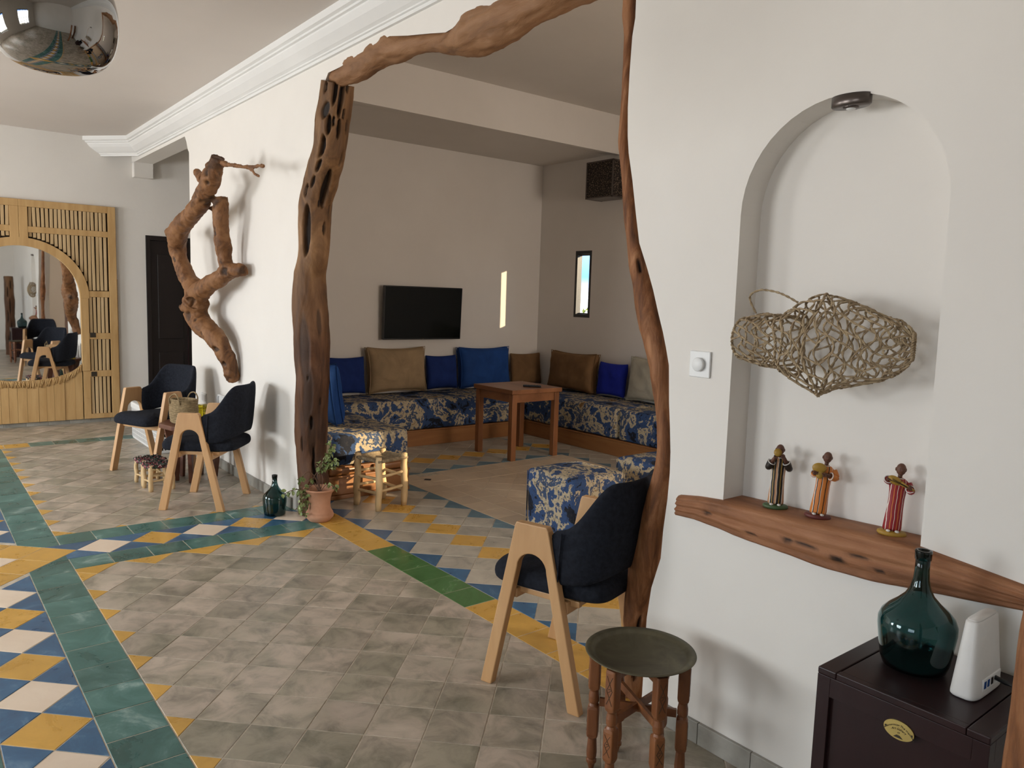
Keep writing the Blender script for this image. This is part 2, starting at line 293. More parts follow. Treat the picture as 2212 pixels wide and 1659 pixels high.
# ------------------------------------------------------------------ wall with the organic opening and the niche
fe = [(x+.038, z) for x, z in reversed(PLE)]+[(x, z) for x, z in LTE]+[(x, z) for x, z in PRE]
be = [(x-.05, z) for x, z in reversed(PLE)]+[(x, z+.09) for x, z in LTE]+[(x+.10, z) for x, z in PRE]
HT = 3.40
outf = [(-7.2, 0)]+fe+[(2.0, 0), (2.0, HT), (-9.3, HT), (-9.3, 2.815), (-7.32, 2.815), (-7.27, 2.76), (-7.24, 2.70), (-7.2, 2.66)]
outb = [(-7.2, 0)]+be+[(2.0, 0), (2.0, HT), (-9.3, HT), (-9.3, 2.815), (-7.32, 2.815), (-7.27, 2.76), (-7.24, 2.70), (-7.2, 2.66)]
nc, nr = (-1.155, 1.75), .304
nich = [(-1.459, .80)]+[(nc[0]-nr*math.cos(a*PI/24), nc[1]+nr*math.sin(a*PI/24)) for a in range(25)]+[(-.846, .80)]
bm = bmesh.new()
F = [bm.verts.new((x, YW, z)) for x, z in outf]; B = [bm.verts.new((x, YB, z)) for x, z in outb]
N1 = [bm.verts.new((x, YW, z)) for x, z in nich]; N2 = [bm.verts.new((x, 2.155, z)) for x, z in nich]
allv = F+N1
for q in tessellate_polygon([[Vector((x, z, 0)) for x, z in outf], [Vector((x, z, 0)) for x, z in nich]]): bm.faces.new([allv[i] for i in q])
for q in tessellate_polygon([[Vector((x, z, 0)) for x, z in outb]]): bm.faces.new([B[i] for i in q])
for i in range(len(F)): bm.faces.new((F[i], F[(i+1) % len(F)], B[(i+1) % len(F)], B[i]))
for i in range(len(N1)): bm.faces.new((N1[i], N1[(i+1) % len(N1)], N2[(i+1) % len(N1)], N2[i]))
bm.faces.new(N2)
bmesh.ops.recalc_face_normals(bm, faces=bm.faces)
struct('wall_front', bm, 'plaster')
box_ = lambda n, m, *a: struct(n, bx(*a), m)
box_('trim_1', 'plaster', -9.3, -9.2, 2.05, 2.24, 2.66, 2.82)
# far wall with door recess, remaining shell
def holed(a0, a1, z0, z1, t0, t1, holes, axis):
    bm = bmesh.new(); xs = sorted({a0, a1, *[h[0] for h in holes], *[h[1] for h in holes]}); zs = sorted({z0, z1, *[h[2] for h in holes], *[h[3] for h in holes]})
    for i in range(len(xs)-1):
        for j in range(len(zs)-1):
            cx, cz = (xs[i]+xs[i+1])/2, (zs[j]+zs[j+1])/2
            if any(h[0] < cx < h[1] and h[2] < cz < h[3] for h in holes): continue
            if axis == 'x': box(bm, xs[i], xs[i+1], t0, t1, zs[j], zs[j+1])
            else: box(bm, t0, t1, xs[i], xs[i+1], zs[j], zs[j+1])
    bmesh.ops.remove_doubles(bm, verts=bm.verts, dist=1e-5)
    dup = [f for f in bm.faces if sum(1 for g in f.verts[0].link_faces if set(g.verts) == set(f.verts)) > 1]
    bmesh.ops.delete(bm, geom=dup, context='FACES_ONLY'); return bm
struct('wall_left', holed(-3.3, 4.6, 0, 3.05, -9.5, -9.3, [(2.17, 3.05, 0, 2.05)], 'y'), 'plaster')
struct('wall_back', holed(-9.3, 2.0, 0, 3.05, -3.5, -3.3, [(a, b_, .8, 2.3) for a, b_ in SOUTH_WIN], 'x'), 'plaster')
box_('wall_right', 'plaster', 2.0, 2.2, -3.3, 2.24, 0, 3.4)
box_('wall_corridor', 'plaster', -9.3, -7.2, 4.5, 4.6, 0, 3.05)
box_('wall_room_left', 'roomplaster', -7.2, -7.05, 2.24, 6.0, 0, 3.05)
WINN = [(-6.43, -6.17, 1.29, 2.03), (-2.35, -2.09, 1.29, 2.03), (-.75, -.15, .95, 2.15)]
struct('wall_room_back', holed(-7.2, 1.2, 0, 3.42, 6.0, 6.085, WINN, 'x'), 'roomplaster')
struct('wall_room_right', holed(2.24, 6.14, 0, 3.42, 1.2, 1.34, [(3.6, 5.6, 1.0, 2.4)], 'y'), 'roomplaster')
box_('ceiling', 'ceil', -9.5, 2.2, -3.5, 2.06, 3.03, 3.10)
box_('ceiling', 'ceil', -9.5, -7.15, 2.20, 4.6, 3.03, 3.10)
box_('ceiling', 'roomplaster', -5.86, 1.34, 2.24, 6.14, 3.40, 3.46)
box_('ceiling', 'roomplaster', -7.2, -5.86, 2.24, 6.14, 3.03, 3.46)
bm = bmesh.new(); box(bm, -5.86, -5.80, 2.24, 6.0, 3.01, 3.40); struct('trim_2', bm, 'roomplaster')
# cornice
prof = [(0, 2.845), (.018, 2.845), (.018, 2.862), (.028, 2.866), (.028, 2.874), (.045, 2.885), (.085, 2.925), (.105, 2.955), (.105, 2.965), (.118, 2.970), (.118, 2.982), (.135, 2.990), (.135, 3.03), (0, 3.03)]
bm = bmesh.new(); k = math.tan(PI/8)
R = []
for pos in range(3):
    ring = []
    for d, z in prof:
        if pos == 0: ring.append((2.0, YW-d, z))
        if pos == 1: ring.append((-8.97+d*k, YW-d, z))
        if pos == 2: ring.append((-9.3, YW-.33-d*math.sqrt(2)+.05, z))
    R.append(ring)
rings(bm, R); bmesh.ops.recalc_face_normals(bm, faces=bm.faces); struct('trim_3', bm, 'trimw')
# windows (main room, behind the camera) ; real sashes with muntins
def window(name, a, b_, z0, z1, y, fwid, nx, nz, axis='x', col='frameblk', dep=.05):
    root = D.objects.new(name, None); C.objects.link(root); root['kind'] = 'structure'
    bm = bmesh.new()
    def bb(p, q, r, s):
        if axis == 'x': box(bm, p, q, y, y+dep, r, s)
        else: box(bm, y, y+dep, p, q, r, s)
    bb(a, b_, z0, z0+fwid); bb(a, b_, z1-fwid, z1); bb(a, a+fwid, z0+fwid, z1-fwid); bb(b_-fwid, b_, z0+fwid, z1-fwid)
    obj('window_frame', bm, col, root)
    for i in range(1, nx):
        bm = bmesh.new(); p = a+(b_-a)*i/nx; bb(p-.014, p+.014, z0+fwid, z1-fwid); obj('muntin', bm, col, root)
    for i in range(1, nz):
        bm = bmesh.new(); p = z0+(z1-z0)*i/nz; bb(a+fwid, b_-fwid, p-.012, p+.012); obj('muntin', bm, col, root)
    if col is not None:
        q = bmesh.new(); g = y+dep*.5
        if axis == 'x': box(q, a+fwid, b_-fwid, g-.002, g+.002, z0+fwid, z1-fwid)
        else: box(q, g-.002, g+.002, a+fwid, b_-fwid, z0+fwid, z1-fwid)
        obj('pane', q, 'pane', root)
    return root
for i, (a, b_) in enumerate(SOUTH_WIN): window('window_%d' % (i+4), a, b_, .8, 2.3, -3.42, .05, 4, 4)
for i, (a, b_, c0, c1) in enumerate(WINN):
    r = window('window_%d' % (i+1), a, b_, c0, c1, 6.0, .034, 1, 1, dep=.07)
    bm = bmesh.new(); y = 6.045
    for q in ((a+.012, a+.03, c0, c1), (b_-.03, b_-.012, c0, c1), (a+.012, b_-.012, c0, c0+.05), (a+.012, b_-.012, c1-.05, c1)): box(bm, q[0], q[1], y, y+.03, q[2], q[3])
    obj('sash', bm, 'frameblk', r)
window('window_7', 3.6, 5.6, 1.0, 2.4, 1.22, .05, 3, 2, axis='y')
# outside ground and a shrub beyond the slit window
box_('ground', 'ground', -60, 40, 6.3, 90, -.35, -.3)
box_('sun_block_wall', 'plaster', 2.4, 2.6, 1.0, 7.0, -.3, 3.3)  # unseen wall, added only to keep direct sun out of the east window
t1 = thing('shrub', 'yellow green shrub seen outside through the slit window', 'shrub', (-10.62, 10.4, -.3))
bm = bmesh.new(); rr = random.Random(3)
for k in range(420):
    a = rr.uniform(0, 2*PI); q = rr.random()**.5; h = rr.uniform(.15, 1.9); w = .42*math.sin(min(1, h/1.9+.12)*PI)**.6+.04
    c = Vector((math.cos(a)*q*w, math.sin(a)*q*w, h)); d = Vector((rr.uniform(-1, 1), rr.uniform(-1, 1), rr.uniform(-.3, 1))).normalized()*.09; e = d.cross(Vector((.3, .5, .8))).normalized()*.035
    vs = [bm.verts.new(p) for p in (c-d, c+e, c+d, c-e)]; bm.faces.new(vs)
stuff(obj('foliage', bm, 'shrub', t1)); bm = bmesh.new(); tube(bm, [(0, 0, 0), (.02, 0, .6), (0, .02, 1.2)], .025); obj('stem', bm, 'stem', t1)

# ------------------------------------------------------------------ floor tiles
P_ = .1985; S2 = math.sqrt(2)
def clip(poly, hp):
    for a, b_, c in hp:                       # keep a*x+b*y>=c
        out = []
        for i in range(len(poly)):
            p, q = poly[i], poly[(i+1) % len(poly)]; dp, dq = a*p[0]+b_*p[1]-c, a*q[0]+b_*q[1]-c
            if dp >= 0: out.append(p)
            if (dp > 0 > dq) or (dp < 0 < dq):
                s = dp/(dp-dq); out.append((p[0]+(q[0]-p[0])*s, p[1]+(q[1]-p[1])*s))
        poly = out
        if len(poly) < 3: return []
    return poly
def parea(p): return abs(sum(p[i][0]*p[(i+1) % len(p)][1]-p[(i+1) % len(p)][0]*p[i][1] for i in range(len(p))))/2
def inset(poly, d):
    n = len(poly); cx = sum(p[0] for p in poly)/n; cy = sum(p[1] for p in poly)/n
    if sum(poly[i][0]*poly[(i+1) % n][1]-poly[(i+1) % n][0]*poly[i][1] for i in range(n)) < 0: poly = poly[::-1]
    q = []
    for i in range(n):
        p, r = poly[i], poly[(i+1) % n]; dx, dy = r[0]-p[0], r[1]-p[1]; L = math.hypot(dx, dy)
        if L < 1e-6: continue
        nx, ny = -dy/L, dx/L; q.append((nx, ny, nx*p[0]+ny*p[1]+d))
    return clip(poly, q)
floor1 = struct('floor', bx(-9.5, 2.0, -3.3, 2.15, -.06, -.0014), 'grout'); floor1['kind'] = 'structure'
floor2 = struct('floor', bx(-7.2, 1.2, 2.15, 6.0, -.06, -.0014), 'grout')
floor3 = struct('floor', bx(-9.5, -7.2, 2.15, 4.5, -.06, -.0014), 'grout')
struct('ground', bx(-9.5, 2.2, -8, -3.5, -.35, -.3), 'ground')
TILES = {}
def tile(kind, poly, fl, gap=.0018):
    poly = inset(poly, {'beige': .0013}.get(kind, .0021))
    if len(poly) < 3 or parea(poly) < .0006: return
    # drop near-duplicate corners
    q = []
    for p in poly:
        if not q or math.hypot(p[0]-q[-1][0], p[1]-q[-1][1]) > .003: q.append(p)
    if len(q) > 2 and math.hypot(q[0][0]-q[-1][0], q[0][1]-q[-1][1]) < .003: q.pop()
    if len(q) < 3: return
    TILES.setdefault((fl.name, kind), []).append((q, fl))
def square(cx, cy, h=P_/S2): return [(cx+h, cy), (cx, cy+h), (cx-h, cy), (cx, cy-h)]
def rect(a, b_, c, d): return [(a, c), (b_, c), (b_, d), (a, d)]
def grid45(u0, v0, x0, x1, y0, y1):
    for i in range(int((x0+y0)/S2/P_)-6, int((x1+y1)/S2/P_)+6):
        for j in range(int((y0-x1)/S2/P_)-6, int((y1-x0)/S2/P_)+6):
            u = u0+(math.floor(-u0/P_)+i+.5)*P_; v = v0+(math.floor(-v0/P_)+j+.5)*P_
            x, y = (u-v)/S2, (u+v)/S2
            if x0-.2 < x < x1+.2 and y0-.2 < y < y1+.2: yield x, y
XR, XL = -4.43, -5.10        # Y-band outer edges
Y0, Y1 = .46, .657           # upper green row of the X band
RX, RY, RH = -4.76, .30, .42 # yellow ring
def main_region(x0, x1, y0, y1, yl, yb, xr=None):
    hp = [(1, 0, x0), (-1, 0, -x1), (0, 1, y0), (0, -1, -y1)]
    for x, y in grid45(-.134, 3.56, x0, x1, y0, y1):
        p = clip(square(x, y), hp)
        if not p: continue
        k = 'grey'
        if yb and y < y0 and parea(p) < .03: k = 'yellow'
        if yl and x < x0 and y > y0 and parea(p) < .03: k = 'yellow'
        if xr and x > x1 and parea(p) < .03: k = 'yellow'
        tile(k, p, floor1)
main_region(XR, 2.0, Y1, 2.05, True, True)
main_region(-8.11, XL, Y1, 2.05, True, True, True)
main_region(-9.3, -8.31, -.2, 2.05, False, False)
for x, y in grid45(-.134, 3.56, -9.3, -7.2, 2.05, 4.5):
    p = clip(square(x, y), [(1, 0, -9.3), (-1, 0, 7.2), (0, 1, 2.05), (0, -1, -4.5)])
    if p: tile('grey', p, floor3)
for k in range(8): # far green strip
    y = Y1+.03+k*.195; tile('yellow' if k == 0 else 'teal', rect(-8.31, -8.11, y, min(y+.195, 2.05)), floor1)
tile('yellow', rect(-8.31, -8.11, .46, .685), floor1)
ringR = [(1, 1, RX+RH+RY)]; ringL = [(-1, 1, RY+RH-RX)]
# X band right of the ring and left of the ring
for s in (1, -1):
    hr = ringR if s > 0 else ringL
    hr2 = [(1, -1, RX+RH-RY)] if s > 0 else [(-1, -1, -RX-RY+RH)]
    lim = [(-1, 0, -2.0)] if s > 0 else [(1, 0, -8.11)]
    x00 = -4.206 if s > 0 else -5.30
    for k in range(-3, 36):
        a = x00+s*k*.1975; q = sorted((a, a+s*.1975))
        for yy0, yy1, hh in ((Y0, Y1, hr), (-.005, .19, hr2)):
            p = clip(rect(q[0], q[1], yy0, yy1), hh+lim)
            if p: tile('teal', p, floor1)
    vx = -4.32 if s > 0 else -5.20
    for k in range(-1, 28):
        a = vx+s*k*.2735; m_ = a+s*.137
        col = 'cream' if k % 2 == 0 else 'yellow'
        hh = hr+hr2+lim
        if k >= 0:
            p = clip([(a, .325), (m_, .46), (a+s*.2735, .325), (m_, .19)], hh)
            if p: tile(col, p, floor1)
        for yy, h3 in ((.46, hr), (.19, hr2)):
            p = clip([(a+s*.2735, .325), (m_, yy), (m_+s*.2735, yy)], h3+lim)
            if p: tile('blue', p, floor1)
# yellow ring with the cream centre
for i in (-1, 0, 1):
    for j in (-1, 0, 1):
        h = RH/3; x, y = RX+(i-j)*h, RY+(i+j)*h
        tile('cream' if i == j == 0 else 'yellow', square(x, y, h), floor1)
# Y band
hYr, hYl = [(1, 1, RX+RH+RY), (0, -1, -2.05)], [(-1, 1, RY+RH-RX), (0, -1, -2.05)]
for k in range(8):
    y = .647+k*.1992
    p = clip(rect(-4.62, XR, max(y, Y1), y+.1992), hYr)
    if p: tile('teal', p, floor1)
    p = clip(rect(XL, -4.90, max(y, Y1), y+.1992), hYl)
    if p: tile('teal', p, floor1)
for k in range(-1, 6):
    y = .72+k*.2815; m_ = y+.14075
    if k >= 0:
        p = clip([(RX, y), (-4.62, m_), (RX, y+.2815), (-4.90, m_)], [(0, -1, -2.05)])
        if p: tile('cream' if k % 2 == 0 else 'yellow', p, floor1)
    for xx, h3 in ((-4.62, hYr), (-4.90, hYl)):
        p = clip([(RX, y+.2815), (xx, m_), (xx, m_+.2815)], h3)
        if p: tile('blue', p, floor1)
# plain tiles south of the band, out of view
for x, y in grid45(-.134, 3.56, -9.3, 2.0, -3.3, -.01):
    p = clip(square(x, y), [(1, 0, -9.3), (-1, 0, -2.0), (0, 1, -3.3), (0, -1, .005)])
    if p: tile('far', p, floor1)
# threshold row
for k in range(-6, 14):
    a = -3.865+k*.1972; tile('green' if 0 <= k < 5 else 'yellow', clip(rect(a, a+.1972, 2.052, 2.24), [(1, 0, -4.95), (-1, 0, 1.55)]) or rect(a, a+.001, 2.05, 2.24), floor2)
# inner room
BX, BY0, BY1 = -5.375, 3.085, 4.935
for x, y in grid45(-.838, 4.201, -7.05, 1.2, 2.24, 6.0):
    full = square(x, y); base = [(1, 0, -7.05), (-1, 0, -1.2), (0, 1, 2.24), (0, -1, -6.0)]
    inside = x > BX+.02 and BY0+.02 < y < BY1-.02
    if x > BX-.01 and BY0-.01 < y < BY1+.01:
        p = clip(full, base+[(1, 0, BX+.4), (0, 1, BY0+.4), (0, -1, -BY1+.4)])
        if p: tile('beige', p, floor2)
    for hh in ([(0, -1, -BY0)], [(0, 1, BY1)], [(-1, 0, -BX), (0, 1, BY0), (0, -1, -BY1)]):
        p = clip(full, base+hh)
        if not p: continue
        k = 'rgrey'; A = parea(p)
        if abs(y-2.67) < .03 or (abs(x+5.80) < .05 and 2.6 < y < 5.2): k = 'yellow' if A > .03 else k
        edge = any(abs(q[1]-BY0) < .002 for q in p) and p and hh[0][1] == -1 or any(abs(q[1]-BY1) < .002 for q in p) or any(abs(q[0]-BX) < .002 for q in p) or any(abs(q[1]-2.24) < .002 for q in p)
        if edge and A < .025: k = 'pblue' if y > 2.5 else 'blue'
        tile(k, p, floor2)
for r in range(2):
    for k in range(34):
        a = BX+k*.1985+(r*.1); 
        for (c0, c1) in ((BY0+r*.2, BY0+.2+r*.2), (BY1-.2-r*.2, BY1-r*.2)):
            p = clip(rect(a, a+.1985, c0, c1), [(1, 0, BX), (-1, 0, -1.2)])
            if p: tile('beige', p, floor2)
    for k in range(8):
        a = BY0+.4+k*.1985; p = clip(rect(BX+r*.2, BX+.2+r*.2, a, a+.1985), [(0, -1, -BY1+.4)])
        if p: tile('beige', p, floor2)
KN = dict(grey='grey_tile', rgrey='grey_tile', beige='beige_tile', teal='teal_tile', green='green_tile', yellow='yellow_tile', cream='cream_tile', blue='blue_tile', pblue='blue_tile', far='grey_tile')
CV = fw
def inview(p):
    v = Vector((p[0], p[1], 0))-Vector((0, 0, 1.47)); z = v.dot(fw)
    if z < .3: return 0
    x, y = v.dot(r2)/z*1659+1106, 829.5-v.dot(u2)/z*1659
    return (1/(z*z)) if -60 < x < 2270 and -60 < y < 1720 else 0
def addtile(bm, q, cx, cy, ez):
    n = len(q); top = inset(q, .0012)
    if len(top) != n: top = q
    t_ = [bm.verts.new((x-cx, y-cy, ez)) for x, y in top]; s_ = [bm.verts.new((x-cx, y-cy, ez-.0012)) for x, y in q]; b_ = [bm.verts.new((x-cx, y-cy, -.006)) for x, y in q]
    bm.faces.new(t_)
    # match by nearest index order
    for i in range(n):
        j = (i+1) % n; bm.faces.new((s_[i], s_[j], t_[j], t_[i])); bm.faces.new((b_[i], b_[j], s_[j], s_[i]))
cache = {}
for (fn, kind), L in TILES.items():
    L = [(inview((sum(p[0] for p in q)/len(q), sum(p[1] for p in q)/len(q)))*parea(q), q, f) for q, f in L]
    L.sort(key=lambda a: -a[0])
    lim = 300 if kind != 'far' else 0
    rest = bmesh.new(); nrest = 0
    for i, (w, q, f) in enumerate(L):
        n = len(q)
        if sum(q[k][0]*q[(k+1) % n][1]-q[(k+1) % n][0]*q[k][1] for k in range(n)) < 0: q = q[::-1]
        cx = sum(p[0] for p in q)/n; cy = sum(p[1] for p in q)/n; ez = random.uniform(-.0005, .0005)
        if w > 0 and i < lim:
            key = (kind, tuple((round(p[0]-cx, 3), round(p[1]-cy, 3)) for p in q))
            if key not in cache:
                bm = bmesh.new(); addtile(bm, [(p[0]-cx, p[1]-cy) for p in q], 0, 0, 0); me = D.meshes.new(KN[kind]); bm.to_mesh(me); bm.free(); me.materials.append(M['grey' if kind == 'far' else kind]); cache[key] = me
            o = D.objects.new(KN[kind], cache[key]); C.objects.link(o); o.parent = f; o.location = (cx, cy, ez)
        else: addtile(rest, q, 0, 0, ez); nrest += 1
    if nrest: stuff(obj(KN[kind], rest, 'grey' if kind == 'far' else kind, L[0][2]))
    else: rest.free()
M['skirt'] = tilemat('grey_skirting_tile', [(.3, (.24, .23, .20)), (.7, (.37, .35, .31))], .4, 6, .12)
def skirt(name, x0, x1, y0, y1, h, root=None, L=.2):
    r = D.objects.new(name, None); C.objects.link(r); r['kind'] = 'structure'
    alongx = abs(x1-x0) > abs(y1-y0); n = max(1, round((abs(x1-x0) if alongx else abs(y1-y0))/L))
    for i in range(n):
        if alongx: a, b_ = x0+(x1-x0)*i/n, x0+(x1-x0)*(i+1)/n; bm = bx(a+.001, b_-.001, y0, y1, 0, h, bev=.002)
        else: a, b_ = y0+(y1-y0)*i/n, y0+(y1-y0)*(i+1)/n; bm = bx(x0, x1, a+.001, b_-.001, 0, h, bev=.002)
        obj('skirting_tile', bm, 'skirt', r)
skirt('baseboard_front', -7.2, -4.93, 2.036, 2.05, .075)
skirt('baseboard_front', -1.70, 2.0, 2.036, 2.05, .075)
skirt('baseboard_left', -9.3, -9.286, -1.0, 2.17, .06)
skirt('baseboard_corridor', -7.214, -7.2, 2.05, 2.24, .075)

ik = obj('inlay_tile', bx(-.026, .026, -.026, .026, -.004, .0012), 'black', floor2); ik.location = (-5.165, 3.285, 0); ik.rotation_euler = (0, 0, PI/4)
# ------------------------------------------------------------------ timber frame of the opening
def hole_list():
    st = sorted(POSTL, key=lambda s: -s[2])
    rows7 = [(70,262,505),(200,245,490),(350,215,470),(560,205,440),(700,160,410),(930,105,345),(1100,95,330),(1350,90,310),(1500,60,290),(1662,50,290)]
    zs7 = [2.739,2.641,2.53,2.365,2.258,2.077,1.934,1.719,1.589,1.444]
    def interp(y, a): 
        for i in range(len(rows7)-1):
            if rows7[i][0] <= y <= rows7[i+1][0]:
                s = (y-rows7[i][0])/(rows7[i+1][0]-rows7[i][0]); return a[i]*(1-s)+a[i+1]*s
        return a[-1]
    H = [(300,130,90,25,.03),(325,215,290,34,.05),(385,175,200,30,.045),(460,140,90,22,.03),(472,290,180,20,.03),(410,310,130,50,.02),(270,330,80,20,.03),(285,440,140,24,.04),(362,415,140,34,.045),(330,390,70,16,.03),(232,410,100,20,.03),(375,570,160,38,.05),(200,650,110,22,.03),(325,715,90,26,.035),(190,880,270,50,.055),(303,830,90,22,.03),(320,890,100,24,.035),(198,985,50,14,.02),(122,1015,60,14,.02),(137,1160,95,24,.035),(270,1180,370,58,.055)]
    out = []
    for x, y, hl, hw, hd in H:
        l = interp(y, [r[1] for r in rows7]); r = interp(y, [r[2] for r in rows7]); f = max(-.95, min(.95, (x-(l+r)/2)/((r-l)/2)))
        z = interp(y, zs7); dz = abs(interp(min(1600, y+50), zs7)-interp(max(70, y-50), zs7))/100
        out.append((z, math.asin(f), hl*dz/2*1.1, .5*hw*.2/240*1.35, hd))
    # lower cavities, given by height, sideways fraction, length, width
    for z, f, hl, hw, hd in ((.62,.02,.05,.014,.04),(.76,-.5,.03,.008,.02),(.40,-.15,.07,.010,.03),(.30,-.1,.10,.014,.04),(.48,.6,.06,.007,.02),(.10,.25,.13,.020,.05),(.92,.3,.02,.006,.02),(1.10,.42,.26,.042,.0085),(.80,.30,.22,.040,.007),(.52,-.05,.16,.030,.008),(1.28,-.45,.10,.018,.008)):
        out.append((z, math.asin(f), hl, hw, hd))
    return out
fr_root = thing('door_surround', 'gnarled timber surround of bent logs round the opening into the seating room', 'timber surround', (0, 0, 0))
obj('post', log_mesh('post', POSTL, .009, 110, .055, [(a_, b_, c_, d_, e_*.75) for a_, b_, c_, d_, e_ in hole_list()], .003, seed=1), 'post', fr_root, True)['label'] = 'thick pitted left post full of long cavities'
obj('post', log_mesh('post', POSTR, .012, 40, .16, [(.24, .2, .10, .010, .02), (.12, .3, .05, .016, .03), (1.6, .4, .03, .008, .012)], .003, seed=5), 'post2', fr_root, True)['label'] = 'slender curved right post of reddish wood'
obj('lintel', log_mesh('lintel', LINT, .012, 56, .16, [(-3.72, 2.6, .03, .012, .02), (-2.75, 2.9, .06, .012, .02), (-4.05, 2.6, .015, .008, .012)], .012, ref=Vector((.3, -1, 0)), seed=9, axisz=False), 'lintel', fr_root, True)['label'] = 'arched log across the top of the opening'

# driftwood on the wall : branches fused by voxel remesh
DR = [[[-5.982,2.0,.771,.052],[-5.962,1.97,.918,.061],[-6.005,1.93,1.028,.067],[-6.12,1.9,1.122,.076],[-6.336,1.88,1.2,.087],[-6.434,1.86,1.286,.093],[-6.351,1.85,1.404,.097],[-6.39,1.85,1.48,.084],[-6.49,1.83,1.543,.069],[-6.576,1.8,1.684,.063],[-6.609,1.78,1.813,.073],[-6.507,1.76,1.897,.077],[-6.391,1.76,1.967,.073],[-6.051,1.76,2.055,.065],[-5.832,1.76,2.154,.065],[-5.681,1.76,2.231,.067],[-5.571,1.76,2.319,.06],[-5.517,1.76,2.389,.054]],
[[-6.35,1.85,1.429,.081],[-6.126,1.87,1.507,.065],[-5.913,1.9,1.564,.063],[-5.821,1.93,1.618,.065],[-5.728,1.955,1.622,.047],[-5.656,1.985,1.62,.042]],
[[-5.857,1.93,1.607,.057],[-5.878,1.92,1.702,.053],[-5.867,1.9,1.819,.063],[-5.838,1.88,1.934,.058],[-5.803,1.87,2.048,.058],[-5.805,1.86,2.139,.06]],
[[-5.828,1.76,2.257,.044],[-5.921,1.76,2.295,.034],[-5.997,1.76,2.329,.028]],
[[-6.649,1.78,1.918,.056],[-6.824,1.77,1.936,.038]],
[[-5.451,1.76,2.327,.017],[-5.159,1.78,2.28,.014],[-5.037,1.8,2.262,.013],[-4.809,1.82,2.249,.010]],
[[-5.022,1.8,2.257,.013],[-4.95,1.81,2.21,.013],[-4.893,1.82,2.189,.013]],
[[-5.913,1.87,2.055,.023],[-5.974,1.86,2.071,.015],[-6.068,1.85,2.085,.010]],
[[-6.484,1.85,1.33,.055],[-6.615,1.83,1.322,.039],[-6.717,1.82,1.33,.023]],
[[-5.733,1.96,1.642,.02],[-5.681,1.96,1.667,.009]]]
def fused(name, branches, voxel, amp=.01, seed=0, knots=()):
    bm = bmesh.new()
    for st in branches:
        Q = smooth_path([Vector(s) for s in st], .03); tube(bm, [q.to_3d() for q in Q], [max(.006, q[3]) for q in Q], 14)
    me = D.meshes.new('tmp'); bm.to_mesh(me); bm.free(); o = D.objects.new('tmp', me); C.objects.link(o)
    r = o.modifiers.new('r', 'REMESH'); r.mode = 'VOXEL'; r.voxel_size = voxel
    s = o.modifiers.new('s', 'SMOOTH'); s.iterations = 4; s.factor = .5
    dg = bpy.context.evaluated_depsgraph_get(); me2 = D.meshes.new_from_object(o.evaluated_get(dg)); D.objects.remove(o)
    cav = [0.0]*len(me2.vertices)
    nrm = [v.normal.copy() for v in me2.vertices]
    for v in me2.vertices:
        p = v.co.copy(); d = amp*fr(p+Vector((seed, 0, 0)), 9)+amp*.5*fr(p, 26)
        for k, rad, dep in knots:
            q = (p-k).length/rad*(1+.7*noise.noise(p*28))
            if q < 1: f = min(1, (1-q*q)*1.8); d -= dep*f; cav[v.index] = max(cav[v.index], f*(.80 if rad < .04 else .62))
        v.co = p+nrm[v.index]*d
    me2.name = name; at = me2.attributes.new('cav', 'FLOAT', 'POINT'); at.data.foreach_set('value', cav); return me2
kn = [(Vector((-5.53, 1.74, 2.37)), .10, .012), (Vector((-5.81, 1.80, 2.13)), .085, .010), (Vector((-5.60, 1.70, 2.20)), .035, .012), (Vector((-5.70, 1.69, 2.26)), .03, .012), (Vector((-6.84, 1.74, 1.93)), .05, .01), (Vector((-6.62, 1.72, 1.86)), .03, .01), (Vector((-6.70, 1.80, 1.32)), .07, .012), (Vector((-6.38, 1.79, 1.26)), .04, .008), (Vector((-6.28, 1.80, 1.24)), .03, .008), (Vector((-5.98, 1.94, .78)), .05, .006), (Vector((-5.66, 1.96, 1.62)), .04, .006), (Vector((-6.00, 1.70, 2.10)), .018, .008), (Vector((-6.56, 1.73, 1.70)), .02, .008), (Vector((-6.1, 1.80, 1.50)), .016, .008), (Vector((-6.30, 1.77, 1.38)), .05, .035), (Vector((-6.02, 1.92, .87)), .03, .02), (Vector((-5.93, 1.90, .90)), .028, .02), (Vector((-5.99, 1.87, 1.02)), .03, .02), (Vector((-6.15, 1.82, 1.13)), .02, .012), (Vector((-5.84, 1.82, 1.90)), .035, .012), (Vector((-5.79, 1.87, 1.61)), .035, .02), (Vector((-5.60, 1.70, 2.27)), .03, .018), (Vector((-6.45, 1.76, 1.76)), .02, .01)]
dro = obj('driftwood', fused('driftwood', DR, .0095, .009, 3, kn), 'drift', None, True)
tag(dro, 'large forked driftwood branch hung on the white wall between passage and timber opening', 'driftwood')

